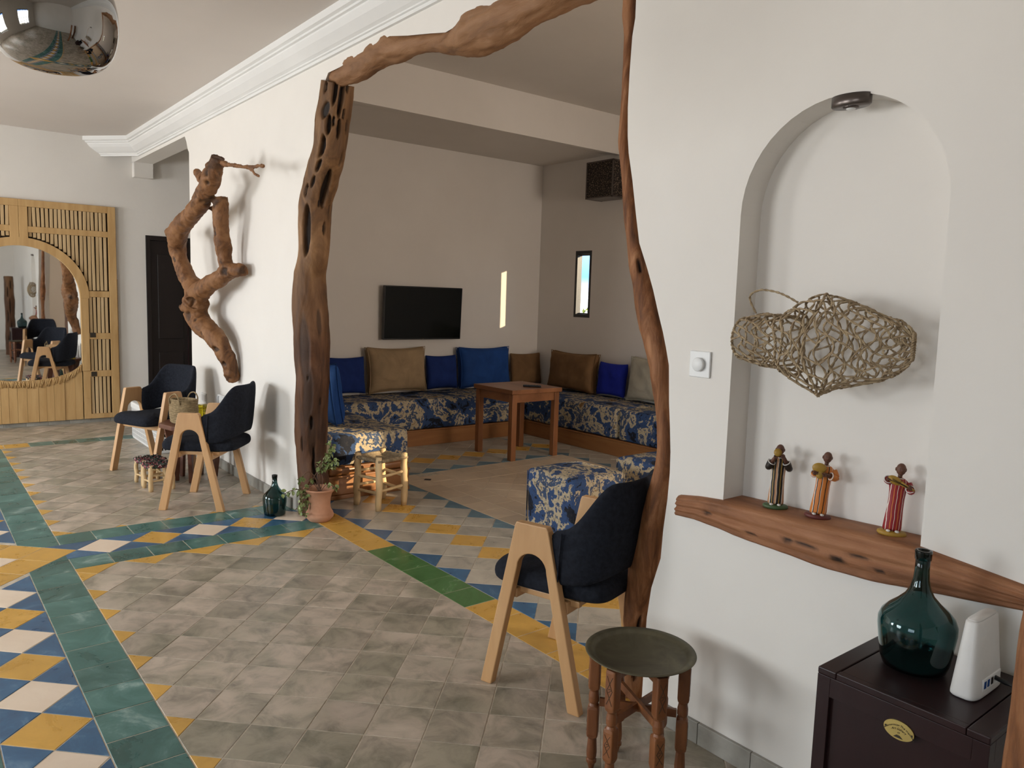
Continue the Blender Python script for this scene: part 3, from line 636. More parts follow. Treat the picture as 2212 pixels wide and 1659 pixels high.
# niche shelf beam
top = [(-1.632, .829), (-1.55, .842), (-1.459, .850), (-1.30, .853), (-1.15, .857), (-1.0, .862), (-.845, .866), (-.72, .852), (-.60, .838), (-.50, .826)]
bot = [(-.50, .775), (-.60, .782), (-.75, .765), (-.943, .743), (-1.08, .738), (-1.22, .744), (-1.40, .752), (-1.55, .765), (-1.622, .762)]
import itertools
def beam_mesh():
    T = smooth_path([Vector((x, 0, z)) for x, z in top], .02); 
    def zat(L, x):
        L = sorted(L)
        for i in range(len(L)-1):
            if L[i][0] <= x <= L[i+1][0]: s = (x-L[i][0])/(L[i+1][0]-L[i][0]); return L[i][1]*(1-s)+L[i+1][1]*s
        return L[0][1] if x < L[0][0] else L[-1][1]
    R = []; cav = []
    n = 90
    for i in range(n+1):
        x = -1.628+(1.128)*i/n; zt, zb = zat(top, x), zat(bot, x); ring = []
        prof_ = [(2.153, zt), (2.12, zt), (2.09, zt), (2.06, zt), (2.036, zt-.002), (2.025, zt-.008)]+[(2.021+.004*math.sin(k*1.3), zt-.014-(zt-zb-.022)*k/12) for k in range(13)]+[(2.027, zb), (2.06, zb), (2.153, zb)]
        for kk, (y, z) in enumerate(prof_):
            p = Vector((x, y, z)); c = 0
            d = .006*fr(Vector((x*.3, y, z)), 24) if 4 < kk < 20 else 0
            if kk > 4:
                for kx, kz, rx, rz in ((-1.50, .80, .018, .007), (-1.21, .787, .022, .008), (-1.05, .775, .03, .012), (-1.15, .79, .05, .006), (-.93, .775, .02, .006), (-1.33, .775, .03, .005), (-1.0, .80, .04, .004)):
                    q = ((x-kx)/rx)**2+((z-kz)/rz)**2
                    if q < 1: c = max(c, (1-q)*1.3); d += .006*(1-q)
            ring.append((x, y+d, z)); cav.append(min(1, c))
        R.append(ring)
    bm = bmesh.new(); rings(bm, R); me = D.meshes.new('shelf_beam'); bmesh.ops.recalc_face_normals(bm, faces=bm.faces); bm.to_mesh(me); bm.free()
    at = me.attributes.new('cav', 'FLOAT', 'POINT'); at.data.foreach_set('value', cav); return me
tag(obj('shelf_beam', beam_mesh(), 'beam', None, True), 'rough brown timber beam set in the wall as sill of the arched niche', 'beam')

# ------------------------------------------------------------------ A-frame armchairs
def frame_mesh(side):
    arch = [(.003+.063*math.cos(a*PI/12), .492+.058*math.sin(a*PI/12)) for a in range(13)]
    pts = [(.22, 0), (.082, .645), (.076, .66), (-.056, .66), (-.064, .645), (-.22, 0), (-.170, 0)]+[(x, z) for x, z in reversed(arch)]+[(.170, 0)]
    y0 = side*.2425
    return poly_prism(pts, y0-.0175, y0+.0175, 'y', bev=.004)
def back_mesh():
    n, m_ = 28, 9; bm = bmesh.new(); out = []
    for i in range(n+1):
        s = -1+2*i/n; ph = s*PI/2; c = max(0, math.cos(ph)); e = 1-abs(s)
        l = .232*math.copysign(abs(math.sin(ph))**.80, s); u = -.052-.225*c**.62
        rise = min(1, max(0, (c-.06)/.74)); rise = rise*rise*(3-2*rise)
        zt = .652+.192*rise; zb = .452+.05*c*c
        nx, ny = -c, math.copysign(max(.15, abs(math.sin(ph))), s); q = math.hypot(nx, ny); nx /= q; ny /= q
        ring = []
        K = 16
        for k in range(K):
            a = 2*PI*k/K; zz = (zt+zb)/2+(zt-zb)/2*math.copysign(abs(math.sin(a))**.55, math.sin(a)); th = .0200*math.copysign(abs(math.cos(a))**.75, math.cos(a))
            if abs(s) > .9: th *= .85
            lean = -.036*c*(zz-zb)/(.36); ring.append((u+lean+nx*th, l+ny*th, zz))
        out.append(ring)
    return rings(bm, out)
def seat_mesh():
    bm = bmesh.new(); n, R = 44, []
    for z, k, in ((.392, .90), (.398, .97), (.412, 1.0), (.438, 1.0), (.455, .97), (.468, .88), (.476, .66), (.480, .34), (.481, .02)):
        r = []
        for j in range(n):
            a = 2*PI*j/n; ca, sa = math.cos(a), math.sin(a); e = .34
            x = -.015+(.252)*k*math.copysign(abs(ca)**e, ca); y = .223*k*math.copysign(abs(sa)**e, sa)
            r.append((x, y*(1-.06*(x < -.1)), z+.012*(x > .1)*(z > .43)*(1-(k > .9))))
        R.append(r)
    return rings(bm, R)
def make_chair(label):
    t_ = thing('armchair', label, 'chair', group=None)
    a = obj('side_frame', frame_mesh(1), 'oak', t_); b_ = obj('side_frame', frame_mesh(-1), 'oak', t_)
    bm = bmesh.new(); box(bm, .085, .115, -.225, .225, .355, .392, .004); obj('cross_rail', bm, 'oak', t_)
    bm = bmesh.new(); box(bm, -.135, -.105, -.225, .225, .345, .392, .004); obj('cross_rail', bm, 'oak', t_)
    for s in (-1, 1):
        bm = bmesh.new(); box(bm, -.17, .12, s*.19-.012, s*.19+.012, .372, .395, .003); obj('seat_rail', bm, 'oak', t_)
    obj('seat', seat_mesh(), 'fabric', t_, True, 1); obj('backrest', back_mesh(), 'fabric', t_, True, 1)
    for s in (-1, 1):
        bm = bmesh.new(); tube(bm, [(-.115, s*.252, .648), (-.110, s*.255, .56), (-.105, s*.252, .47)], .0035, 6); obj('piping', bm, 'fabric', t_, True)
    return t_
def dup(root, loc, rz, label):
    r = root.copy(); C.objects.link(r); r.location = loc; r.rotation_euler = (0, 0, rz); r['label'] = label
    for ch in list(root.children):
        c = ch.copy(); C.objects.link(c); c.parent = r
    return r
ch = make_chair('black upholstered oak armchair in the opening beside the slender right post')
ch.location = (-2.13, 2.01, 0); ch.rotation_euler = (0, 0, math.atan2(-.287, -.958))
dup(ch, (-5.415, 1.626, 0), math.atan2(-.775, -.631), 'black upholstered oak armchair by the wall, just left of the small green bottle')
dup(ch, (-6.60, 1.573, 0), math.atan2(-.917, .40), 'black upholstered oak armchair nearest the mirror, behind the little braided stools')

# ------------------------------------------------------------------ inner room seating
def mattress(name, x0, x1, y0, y1, z0, z1, parent, quilts=0, r=.035):
    bm = bmesh.new(); nx = max(2, int((x1-x0)/.08)); ny = max(2, int((y1-y0)/.08))
    box(bm, x0, x1, y0, y1, z0, z1, r)
    bmesh.ops.subdivide_edges(bm, edges=[e for e in bm.edges if e.calc_length() > .3], cuts=7, use_grid_fill=True)
    for v in bm.verts:
        v.co += Vector((fr(v.co, 4), fr(v.co+Vector((5, 0, 0)), 4), fr(v.co+Vector((9, 0, 0)), 4)))*.008
    return obj(name, bm, 'camo', parent, True, 1)
def bench(label, x0, x1, y0, y1, px, py, pm, segs, axis):
    t_ = thing('bench_seat', label, 'bench', ((x0+x1)/2, (y0+y1)/2, 0)); c = t_.location
    o = obj('plinth', bx(*[a for a in (px[0]-c.x, px[1]-c.x, py[0]-c.y, py[1]-c.y, .0, .145)], bev=.004), pm, t_)
    bm = bmesh.new(); box(bm, px[0]-c.x-.008, px[1]-c.x+.008, py[0]-c.y-.008, py[1]-c.y+.008, .145, .162, .004); obj('plinth_rail', bm, pm, t_)
    n = len(segs)-1
    for i in range(n):
        if axis == 'y': mattress('mattress', x0-c.x, x1-c.x, segs[i]+.004-c.y, segs[i+1]-.004-c.y, .162, .465, t_)
        else: mattress('mattress', segs[i]+.004-c.x, segs[i+1]-.004-c.x, y0-c.y, y1-c.y, .162, .465, t_)
    return t_
bench('camouflage-patterned bench seat along the television wall', -7.04, -6.38, 3.03, 5.30, (-7.04, -6.40), (3.03, 5.29), 'plinth', [3.03, 5.30], 'y')
bench('camouflage-patterned bench seat under the slit window', -7.04, -1.0, 5.31, 5.99, (-7.04, -1.0), (5.33, 5.99), 'plinthx', [-7.04, -5.02, -3.0, -1.0], 'x')
# left bench with moulded end panel
t_ = thing('bench_seat', 'camouflage-patterned bench end with moulded wooden base behind the left post', 'bench', (-6.0, 2.66, 0)); c = t_.location
mattress('mattress', -7.04+6.0, -4.985+6.0, 2.30-2.66, 3.00-2.66, .235, .470, t_, r=.03)
for (a, b_, c0, c1) in ((-7.04, -4.97, .0, .03), (-7.04, -4.985, .03, .155), (-7.04, -4.965, .155, .172), (-7.04, -5.0, .172, .232)):
    obj('base_moulding' if c1-c0 < .05 else 'base_panel', bx(a+6, b_+6, 2.31-2.66, 3.0-2.66, c0, c1, bev=.005), 'plinth', t_)
for y0 in (2.345, 2.69):
    bm = bmesh.new(); box(bm, -4.998+6, -4.972+6, y0-2.66, y0+.27-2.66, .176, .228, .012); obj('drawer_front', bm, 'plinth', t_, True)
# poufs
def pouf(label, x, y, w, h, rz, d=None):
    t_ = thing('pouf', label, 'pouf', (x, y, 0), rz); d = d or w
    bm = bmesh.new(); box(bm, -w/2, w/2, -d/2, d/2, 0.004, h, .022)
    bmesh.ops.subdivide_edges(bm, edges=[e for e in bm.edges if e.calc_length() > .3], cuts=6, use_grid_fill=True)
    for v in bm.verts:
        v.co += Vector((fr(v.co, 5), fr(v.co+Vector((5, 0, 0)), 5), 0))*.008
        if v.co.z > h-.004: v.co.z += .018*(1-(2*v.co.x/w)**2)*(1-(2*v.co.y/d)**2)
    obj('cushion_body', bm, 'camo', t_, True, 1)
    for sx, sy in ((1, 1), (1, -1), (-1, 1), (-1, -1)):
        bm = bmesh.new(); tube(bm, [(sx*(w/2-.004), sy*(d/2-.004), .03+.05*i*h/.4) for i in range(8)], .004, 6); obj('seam', bm, 'camo', t_, True)
    return t_
pouf('cube pouf in camouflage fabric, nearer of the two, behind the black armchair', -3.555, 3.395, .44, .385, math.radians(2), .46)
pouf('cube pouf in camouflage fabric, farther of the two, by the slender post', -3.50, 4.17, .44, .385, math.radians(0), .46)
# cushions
def pillow(name, label, w, h, t_, loc, rz, tilt, m_, seed, boxy=False, group=None):
    bm = bmesh.new(); n = 18; V = {}
    for sgn in (1, -1):
        for i in range(n+1):
            for j in range(n+1):
                a, b_ = -1+2*i/n, -1+2*j/n; edge = i in (0, n) or j in (0, n)
                if edge and sgn < 0 and not boxy: V[(i, j, sgn)] = V[(i, j, 1)]; continue
                pin = 1-.07*(1-abs(b_)**2)*abs(a)**6; pin2 = 1-.10*(1-abs(a)**2)*abs(b_)**6
                th = ((1-a**4)*(1-b_**4))**.42
                d = sgn*t_/2*(th*.75+(.35 if boxy else 0))
                p = Vector((a*w/2*pin, d, (b_*h/2)*pin2)); q = p+Vector((seed*3.1, 0, 0))
                wr = fr(Vector((q.x, seed, q.z)), 7, 3)*.016*th+.006*fr(Vector((q.x*3, seed, q.z*.8)), 9, 2)*(1-th)
                p.y += wr*sgn; V[(i, j, sgn)] = bm.verts.new(p)
    for sgn in (1, -1):
        for i in range(n):
            for j in range(n):
                f = [V[(i, j, sgn)], V[(i+1, j, sgn)], V[(i+1, j+1, sgn)], V[(i, j+1, sgn)]]
                bm.faces.new(f[::-1] if sgn > 0 else f)
    if boxy:
        L = [(i, 0) for i in range(n)]+[(n, j) for j in range(n)]+[(i, n) for i in range(n, 0, -1)]+[(0, j) for j in range(n, 0, -1)]
        for k in range(len(L)):
            a, b_ = L[k], L[(k+1) % len(L)]; bm.faces.new((V[(*a, 1)], V[(*a, -1)], V[(*b_, -1)], V[(*b_, 1)]))
    bmesh.ops.recalc_face_normals(bm, faces=bm.faces)
    bottom = thing(name, label, 'cushion', loc, rz, group, rx=tilt)
    obj('cover', bm, m_, bottom, True, 1)
    if boxy:
        for sgn in (1, -1):
            bm = bmesh.new(); P = []
            for k in range(64):
                e_, f_ = divmod(k, 16); q_ = -1+2*f_/16; a, b_ = ((q_, -1), (1, q_), (-q_, 1), (-1, -q_))[e_]
                P.append((a*w/2*(1-.07*(1-b_*b_)*abs(a)**6), sgn*t_*.17, b_*h/2*(1-.10*(1-a*a)*abs(b_)**6)))
            tube(bm, P, .004, 5, closed=True); obj('piping', bm, m_, bottom, True)
    return bottom
zc = .474
def tvc(label, y0, y1, h, m_, seed, t_=.15, boxy=False):
    pillow('cushion', label, y1-y0, h, t_, (-6.93, (y0+y1)/2, zc+h/2), PI/2, -.12, m_, seed, boxy)
tvc('dark blue velvet cushion leftmost against the television wall', 3.22, 3.645, .39, 'vdblue', 1)
tvc('large camel velvet box cushion below the television', 3.66, 4.34, .47, 'vbeige', 2, .18, True)
tvc('small navy velvet cushion between the camel and the big blue cushion', 4.355, 4.76, .385, 'vdblue', 3)
tvc('large bright blue velvet box cushion right of the television, behind the table', 4.775, 5.47, .455, 'vblue', 4, .18, True)
tvc('shadowed brown velvet cushion in the corner of the seating room', 5.50, 5.97, .385, 'vbrown', 5, .13)
def rwc(label, x0, x1, h, m_, seed, t_=.15, boxy=False):
    pillow('cushion', label, x1-x0, h, t_, ((x0+x1)/2, 5.875, zc+h/2), 0, -.12, m_, seed, boxy)
rwc('large brown velvet box cushion below the slit window', -6.64, -5.90, .43, 'vbrown', 6, .17, True)
rwc('small royal blue velvet cushion between the brown and the pale cushion', -5.87, -5.45, .37, 'vroyal', 7)
rwc('pale beige velvet box cushion half hidden by the right post', -5.40, -4.72, .45, 'vpale', 8, .17, True)
pillow('cushion', 'blue velvet cushion standing on edge just right of the left post', .62, .47, .17, (-5.61, 2.55, .478+.235), PI, -.14, 'vblue', 9, True)
# wooden side table
t_ = thing('wooden_table', 'square reddish wooden table in the middle of the seating room', 'table', (-5.645, 4.58, 0))
obj('tabletop', bx(-.30, .30, -.30, .30, .615, .655, bev=.003), 'tablewood', t_)
for a in range(4):
    s = ((-.255, -.255), (.255, -.255), (-.255, .255), (.255, .255))[a]; obj('leg', bx(s[0]-.028, s[0]+.028, s[1]-.028, s[1]+.028, 0, .612, bev=.004), 'legwood', t_)
for a in range(4):
    q = ((-.227, .227, -.272, -.25), (-.227, .227, .25, .272), (-.272, -.25, -.227, .227), (.25, .272, -.227, .227))[a]; obj('apron', bx(*q, .535, .612, bev=.002), 'tablewood', t_)
rm = thing('remote_control', 'black remote control lying on the wooden table', 'remote', (-5.49, 4.63, .656), math.radians(-18+60))
obj('body', bx(-.085, .085, -.022, .022, 0, .018, bev=.005), 'black', rm)
for i in range(5):
    for j in (-1, 0, 1):
        if i == 2 and j: continue
        obj('button', bx(-.06+i*.028-.005, -.06+i*.028+.005, j*.011-.003, j*.011+.003, .018, .0195), 'nickel', rm)
# television
t_ = thing('television', 'flat black television mounted on the back wall above the cushions', 'television', (-6.968, 4.335, 1.295), PI/2+math.radians(0), rx=math.radians(2.5))
obj('casing', bx(-.478, .478, -.022, .02, -.277, .277, bev=.006), 'black', t_)
obj('screen', bx(-.468, .468, -.0235, -.0215, -.262, .268), 'screen', t_)
obj('wall_bracket', bx(-.15, .15, .02, .055, -.12, .12, bev=.004), 'black', t_)
obj('indicator', bx(-.006, .006, -.024, -.021, -.274, -.268), 'nickel', t_)
# pierced lantern on the right wall
t_ = thing('wall_lantern', 'dark pierced metal box lantern high on the seating room wall', 'lantern', (-5.86, 5.88, 2.735))
bm = bmesh.new()
for (q) in ((-.19, .19, -.12, -.115, -.19, .19), (-.19, -.185, -.12, .12, -.19, .19), (.185, .19, -.12, .12, -.19, .19)): box(bm, *q)
obj('pierced_panel', bm, 'lantern', t_)
bm = bmesh.new()
for z in (-.19, .178): box(bm, -.195, .195, -.125, -.112, z, z+.012); box(bm, -.195, -.182, -.125, .12, z, z+.012); box(bm, .182, .195, -.125, .12, z, z+.012)
for x in (-.195, .182): box(bm, x, x+.013, -.125, -.112, -.19, .19)
obj('edge_frame', bm, 'nickel', t_); obj('base_plate', bx(-.185, .185, -.112, .118, -.188, -.184), 'nickel', t_)

# ------------------------------------------------------------------ rush stool, pot, bottles
def branch(bm, a, b_, r, seed, n=10, r1=None):
    a, b_ = Vector(a), Vector(b_); K = 9; P = []; RR = []
    for i in range(K+1):
        s = i/K; P.append(a.lerp(b_, s)+Vector((fr(Vector((s*2, seed, 0)), 1), fr(Vector((s*2, seed+7, 0)), 1), 0))*r*.5)
        RR.append((r*(1-s)+(r1 or r)*s)*(1+.12*fr(Vector((s*4, seed+3, 0)), 1))*(.86 if i in (0, K) else 1))
    return tube(bm, P, RR, n)
def stool(name, label, loc, rz, w, h, lr, top_kind, rows=(.33, .6)):
    t_ = thing(name, label, 'stool', loc, rz); q = w/2; k = 0
    cs = [(-q, -q), (q, -q), (q, q), (-q, q)]
    for i, (x, y) in enumerate(cs):
        bm = bmesh.new(); branch(bm, (x, y, 0), (x*.97, y*.97, h), lr, i+w*9, 12); obj('leg', bm, 'stoolwood', t_, True)
    for i in range(4):
        a, b_ = cs[i], cs[(i+1) % 4]
        for r in rows:
            z = h*r+(.012 if i % 2 else -.012)*h/.37; bm = bmesh.new(); branch(bm, (a[0], a[1], z), (b_[0], b_[1], z+.01), lr*.45, i*3+r, 8); obj('rung', bm, 'stoolwood', t_, True)
    bm = bmesh.new()
    if top_kind == 'rush':
        for k in range(13):
            e = q*1.06*(1-k/13.2); z = h*.925-.004*k*(1-k/26); o = .004
            P = []
            for a in range(4):
                s, t2 = ((-1, -1), (1, -1), (1, 1), (-1, 1))[a], ((1, -1), (1, 1), (-1, 1), (-1, -1))[a]
                for u in range(6): P.append((e*(s[0]+(t2[0]-s[0])*u/6)+random.uniform(-.001, .001), e*(s[1]+(t2[1]-s[1])*u/6), z+random.uniform(-.001, .001)))
            tube(bm, P, .0075 if k else .014, 6, closed=True)
        obj('rush_seat', bm, 'rush', t_, True)
    else:
        rr = random.Random(int(w*1000)+len(label))
        for k in range(9):
            for tw in range(2):
                P = []; yy = -q*1.05+2.1*q*k/8
                for u in range(15):
                    s = u/14; ph = s*16+tw*PI+k; P.append((-q*1.1+2.2*q*s, yy+.009*math.cos(ph), h*.95+.009*math.sin(ph)+rr.uniform(-.003, .003)-.012*math.sin(s*PI)))
                tube(bm, P, .0095, 6)
        for k in range(7):
            P = [(-q*1.05+2.1*q*k/6+.004*math.sin(u*2), -q*1.08+2.16*q*u/10, h*.95+.008*math.cos(u*PI+k*PI)) for u in range(11)]; tube(bm, P, .009, 6)
        obj('braided_seat', bm, 'rags', t_, True)
    return t_
stool('rush_stool', 'pale branch-wood stool with woven rush seat beside the bench end', (-4.70, 2.60, 0), math.radians(12), .235, .372, .0235, 'rush')
stool('braided_stool', 'tiny stool with dark braided rag seat, left of the pair under the armchairs', (-6.165, 1.44, 0), math.radians(4), .155, .195, .015, 'rags', (.35,))
stool('braided_stool', 'tiny stool with crimson and dark braided rag seat, right one of the pair', (-5.955, 1.445, 0), math.radians(3), .155, .195, .016, 'rags', (.35,))
# terracotta pot + plant
PX, PY = -4.575, 2.085
t_ = thing('plant_pot', 'terracotta pot with flared rim standing at the foot of the left post', 'plant pot', (PX, PY, 0))
prof = [(.062, 0), (.068, .004), (.088, .028), (.090, .046), (.084, .052), (.086, .058), (.080, .066), (.072, .080), (.068, .11), (.070, .15), (.080, .185), (.098, .203), (.103, .210), (.101, .217), (.092, .214), (.078, .19), (.072, .175), (.001, .174)]
obj('pot_body', lathe(bmesh.new(), prof, 40), 'terra', t_, True)
obj('soil', lathe(bmesh.new(), [(.075, .176), (.05, .182), (.001, .184)], 24), 'soil', t_, True)
pl_ = thing('vine_plant', 'straggly variegated vine growing out of the terracotta pot', 'plant', (PX, PY, .18))
rr = random.Random(11); stems = bmesh.new(); leaves = []
# x' = screen-right direction, built in the plane facing the room
ax = Vector((.42, .91, 0)); ay = Vector((-.91, .42, 0))
def st_path(P): return [ax*(a*(1 if a > 0 else .74))+ay*d+Vector((0, 0, z)) for a, z, d in P]
paths = [[(0, 0, 0), (-.02, .07, 0), (-.06, .13, -.01), (-.10, .15, -.03), (-.135, .13, -.04), (-.15, .08, -.05), (-.155, -.02, -.05), (-.15, -.10, -.05)],
 [(0, 0, 0), (.0, .10, 0), (.01, .18, 0), (.05, .24, .01), (.075, .28, .01), (.07, .33, .01)], [(.01, 0, 0), (.0, .09, .01), (.02, .15, .01), (.06, .19, .0), (.095, .22, 0)],
 [(-.01, 0, 0), (-.01, .06, .02), (-.04, .09, .02), (-.09, .085, .0), (-.13, .04, -.04), (-.20, .045, -.06), (-.27, .03, -.07), (-.30, .01, -.07)],
 [(0, 0, 0), (.03, .05, -.02), (.06, .065, -.03), (.09, .05, -.04), (.105, .045, -.05)], [(0, 0, 0), (-.03, .05, .03), (-.07, .07, .03), (-.10, .02, 0), (-.115, -.06, -.05), (-.125, -.12, -.06)],
 [(0, 0, 0), (-.015, .12, 0), (-.01, .17, 0), (.03, .23, 0), (.045, .255, 0)], [(0, 0, 0), (.02, .09, 0), (.0, .14, .01), (-.03, .13, .01), (-.06, .09, .01)], [(0, 0, 0), (-.005, .11, .01), (.015, .16, 0), (.05, .17, 0), (.075, .175, 0)],
 [(0, 0, 0), (-.05, .06, 0), (-.10, .03, -.03), (-.145, -.05, -.06), (-.175, -.07, -.065), (-.205, -.085, -.07)]]
lv = [(0, .45, 26), (1, .62, 34), (2, .6, 26), (3, .55, 20), (4, .6, 14), (5, .5, 22), (6, .7, 14), (7, .7, 5), (8, .6, 18), (9, .45, 18)]
SP = []
for P in paths:
    Q = smooth_path(st_path(P), .012); SP.append(Q); tube(stems, Q, .0026, 5)
obj('stems', stems, 'stem', pl_, True)
def leafbm():
    bm = bmesh.new(); a = [(0, 0, 0), (.008, .009, .002), (.019, .010, .001), (.031, 0, -.004), (.019, -.010, .001), (.008, -.009, .002)]
    vs = [bm.verts.new(p) for p in a]; md = bm.verts.new((.016, 0, -.001))
    for i in range(6): bm.faces.new((vs[i], vs[(i+1) % 6], md))
    me = D.meshes.new('leaf'); bm.to_mesh(me); bm.free(); me.materials.append(M['leaf']); return me
lm = leafbm()
for i, st, cnt in lv:
    Q = SP[i]
    for k in range(cnt):
        p = Q[min(len(Q)-1, int(len(Q)*(st+(1-st)*rr.random())))]; o = D.objects.new('leaf', lm); C.objects.link(o); o.parent = pl_
        o.location = p+Vector((rr.uniform(-1, 1), rr.uniform(-1, 1), rr.uniform(-1, 1)))*.012; o.rotation_euler = (rr.uniform(-.9, .9), rr.uniform(-.3, 1.3), rr.uniform(0, 6.28)); s = rr.uniform(.75, 1.3); o.scale = (s, s, s)
def demijohn(label, loc, s, prof, kind='glass_demijohn'):
    t_ = thing(kind, label, 'bottle', loc)
    out = [(r*s, z*s) for r, z in prof]; inn = [((r-.010)*s if r > .02 else .004*s, (z+(.012 if i < 2 else 0))*s) for i, (r, z) in enumerate(prof)]
    full = [(.001, 0)]+out+[(max(.004*s, r), z) for r, z in reversed(inn)]+[(.001, .014*s)]
    bm = bmesh.new(); lathe(bm, full, 48); bmesh.ops.recalc_face_normals(bm, faces=bm.faces); obj('glass_body', bm, 'gglass', t_, True)
    rp = [(prof[-1][0]*s*.96, prof[-1][1]*s), (prof[-1][0]*s*1.18, prof[-1][1]*s), (prof[-1][0]*s*1.20, prof[-1][1]*s-.012*s), (prof[-1][0]*s*1.16, prof[-1][1]*s-.075*s), (prof[-1][0]*s*1.0, prof[-1][1]*s-.08*s)]
    bm = bmesh.new(); rings(bm, [[(r*math.cos(2*PI*j/32), r*math.sin(2*PI*j/32), z) for j in range(32)] for r, z in rp], False, False); bmesh.ops.recalc_face_normals(bm, faces=bm.faces); obj('neck_ring', bm, 'gglass', t_, True)
djp = [(.20, .0), (.245, .02), (.265, .08), (.285, .22), (.300, .34), (.298, .40), (.275, .455), (.225, .51), (.165, .56), (.110, .62), (.080, .68), (.062, .76), (.056, .84), (.055, 1.0)]
demijohn('large dark green glass demijohn on the mahogany cabinet', (-.765, 1.875, .621), .288, djp)
dj2 = [(.22, 0), (.255, .02), (.265, .10), (.285, .30), (.290, .42), (.270, .50), (.20, .58), (.12, .66), (.08, .74), (.062, .82), (.058, 1.0)]
demijohn('small dark green glass demijohn on the floor left of the terracotta pot', (-4.855, 1.895, 0.0006), .268, dj2)

# ------------------------------------------------------------------ niche: fish trap, figurines, spot, dimmer
t_ = thing('woven_fish_trap', 'fish-shaped openwork rope trap hanging in the arched niche', 'fish trap', (-1.14, 2.03, 1.37))
def trap_r(x):   # local x -.262 (mouth) .. .245 (tip) -> (half height, centre z)
    T = [(-.262, .062, .002), (-.245, .066, .002), (-.19, .079, .003), (-.116, .077, -.002), (-.09, .098, -.002), (-.06, .121, -.003), (-.01, .1445, -.0015), (.04, .128, .0), (.09, .110, .002), (.17, .084, .004), (.21, .068, .006), (.232, .050, .008), (.243, .034, .010), (.246, .024, .012)]
    for i in range(len(T)-1):
        if T[i][0] <= x <= T[i+1][0]: s = (x-T[i][0])/(T[i+1][0]-T[i][0]); return T[i][1]*(1-s)+T[i+1][1]*s, T[i][2]*(1-s)+T[i+1][2]*s
    return T[-1][1:]
def tp(x, th):
    r, zc_ = trap_r(x); return Vector((x+.012*math.sin(3*th+x*30)*(abs(x) < .2), -.004-min(r, .078)*(1 if x < .05 else max(.15, 1-((x-.05)/.2)**2))*math.sin(th), zc_+r*math.cos(th)))
rr = random.Random(5); xs = [-.262, -.230, -.200, -.170, -.142, -.116, -.094, -.066, -.036, -.006, .026, .058, .090, .122, .152, .180, .206, .228, .243]
def twist(bm, P, r):
    P = [Vector(p) for p in P]
    F_ = frames(P, Vector((.1, .9, .2)))
    for k in (0, PI):
        tube(bm, [p+(e1*math.cos(k+i*1.0)+e2*math.sin(k+i*1.0))*r*.55 for i, (p, e1, e2) in enumerate(F_)], r*.72, 5)
net = bmesh.new(); NN = 16; J = {}
for i, x in enumerate(xs):
    for j in range(NN):
        J[(i, j)] = (x+rr.uniform(-.006, .006)*(0 < i < len(xs)-1), 2*PI*(j+(.5 if i % 2 else 0)+rr.uniform(-.14, .14))/NN)
for i in range(len(xs)):
    strong = i in (0, 5, 6, 9, len(xs)-1)
    P = []
    for j in range(NN):
        a, b_ = J[(i, j)], J[(i, (j+1) % NN)]; d = (b_[1]-a[1]) % (2*PI)
        for k in range(6): s = k/6; P.append(tp(a[0]*(1-s)+b_[0]*s+(0 if strong else .009*math.sin(s*PI)*(1 if j % 2 else -1)), a[1]+d*s))
    P.append(P[0]); twist(net, P, .0040 if strong else .0029)
    if i < len(xs)-1:
        for j in range(NN):
            a = J[(i, j)]; jj = j if i % 2 == 0 else (j+1) % NN; b_ = J[(i+1, jj if rr.random() > .3 else (jj-1 if i % 2 == 0 else jj) % NN)]
            d = (b_[1]-a[1]+PI) % (2*PI)-PI; P = [tp(a[0]*(1-s/5)+b_[0]*s/5, a[1]+d*s/5) for s in range(6)]; twist(net, P, .0028)
stuff(obj('rope_net', net, 'rope', t_, True))
bm = bmesh.new(); P = smooth_path([(-.188, -.06, .080), (-.203, -.07, .115), (-.203, -.07, .135), (-.185, -.06, .147), (-.165, -.06, .149), (-.13, -.05, .143), (-.098, -.05, .132), (-.068, -.04, .115)], .005); twist(bm, P, .003); obj('rope_handle', bm, 'rope', t_, True)
# figurines
def ell(bm, c, r, n=12, rot=None):
    g = bmesh.ops.create_uvsphere(bm, u_segments=n, v_segments=max(6, n*2//3), radius=1)
    for v in g['verts']:
        p = Vector((v.co.x*r[0], v.co.y*r[1], v.co.z*r[2]))
        if rot: p = rot @ p
        v.co = p+Vector(c)
    return bm
def robe_mat(name, stops, n=7, wob=.0025):
    m, t, b = mat(name, .5); tc = node(t, 'TexCoord'); s = node(t, 'SeparateXYZ'); t.links.new(tc.outputs['Object'], s.inputs[0])
    nn = noi(t, coords(t, scale=(1, 1, 1)), 28, 2); a = node(t, 'Math', operation='MULTIPLY_ADD'); t.links.new(nn, a.inputs[0]); a.inputs[1].default_value = wob*2; t.links.new(s.outputs[0], a.inputs[2])
    # flare: divide by the local half width so stripes follow the robe
    d = node(t, 'Math', operation='MULTIPLY_ADD'); t.links.new(a.outputs[0], d.inputs[0]); d.inputs[1].default_value = 1/.056; d.inputs[2].default_value = .45
    c = ramp(t, d.outputs[0], stops, 'CONSTANT'); t.links.new(c, b.inputs['Base Color']); return m
O, K, Wt, Yl, Rd, Be = (.62, .20, .035), (.018, .012, .008), (.75, .68, .60), (.55, .33, .05), (.27, .010, .014), (.50, .26, .13)
M['robe1'] = robe_mat('black_beige_striped_robe', [(0, Be), (.14, Wt), (.17, K), (.25, Yl), (.27, K), (.36, Be), (.46, Wt), (.48, K), (.62, Yl), (.645, K), (.76, Wt), (.79, Be), (.92, K)])
M['robe2'] = robe_mat('orange_striped_robe', [(0, O), (.16, Wt), (.18, K), (.225, O), (.38, K), (.42, Wt), (.44, O), (.62, K), (.665, O), (.80, Wt), (.82, O), (.90, K)])
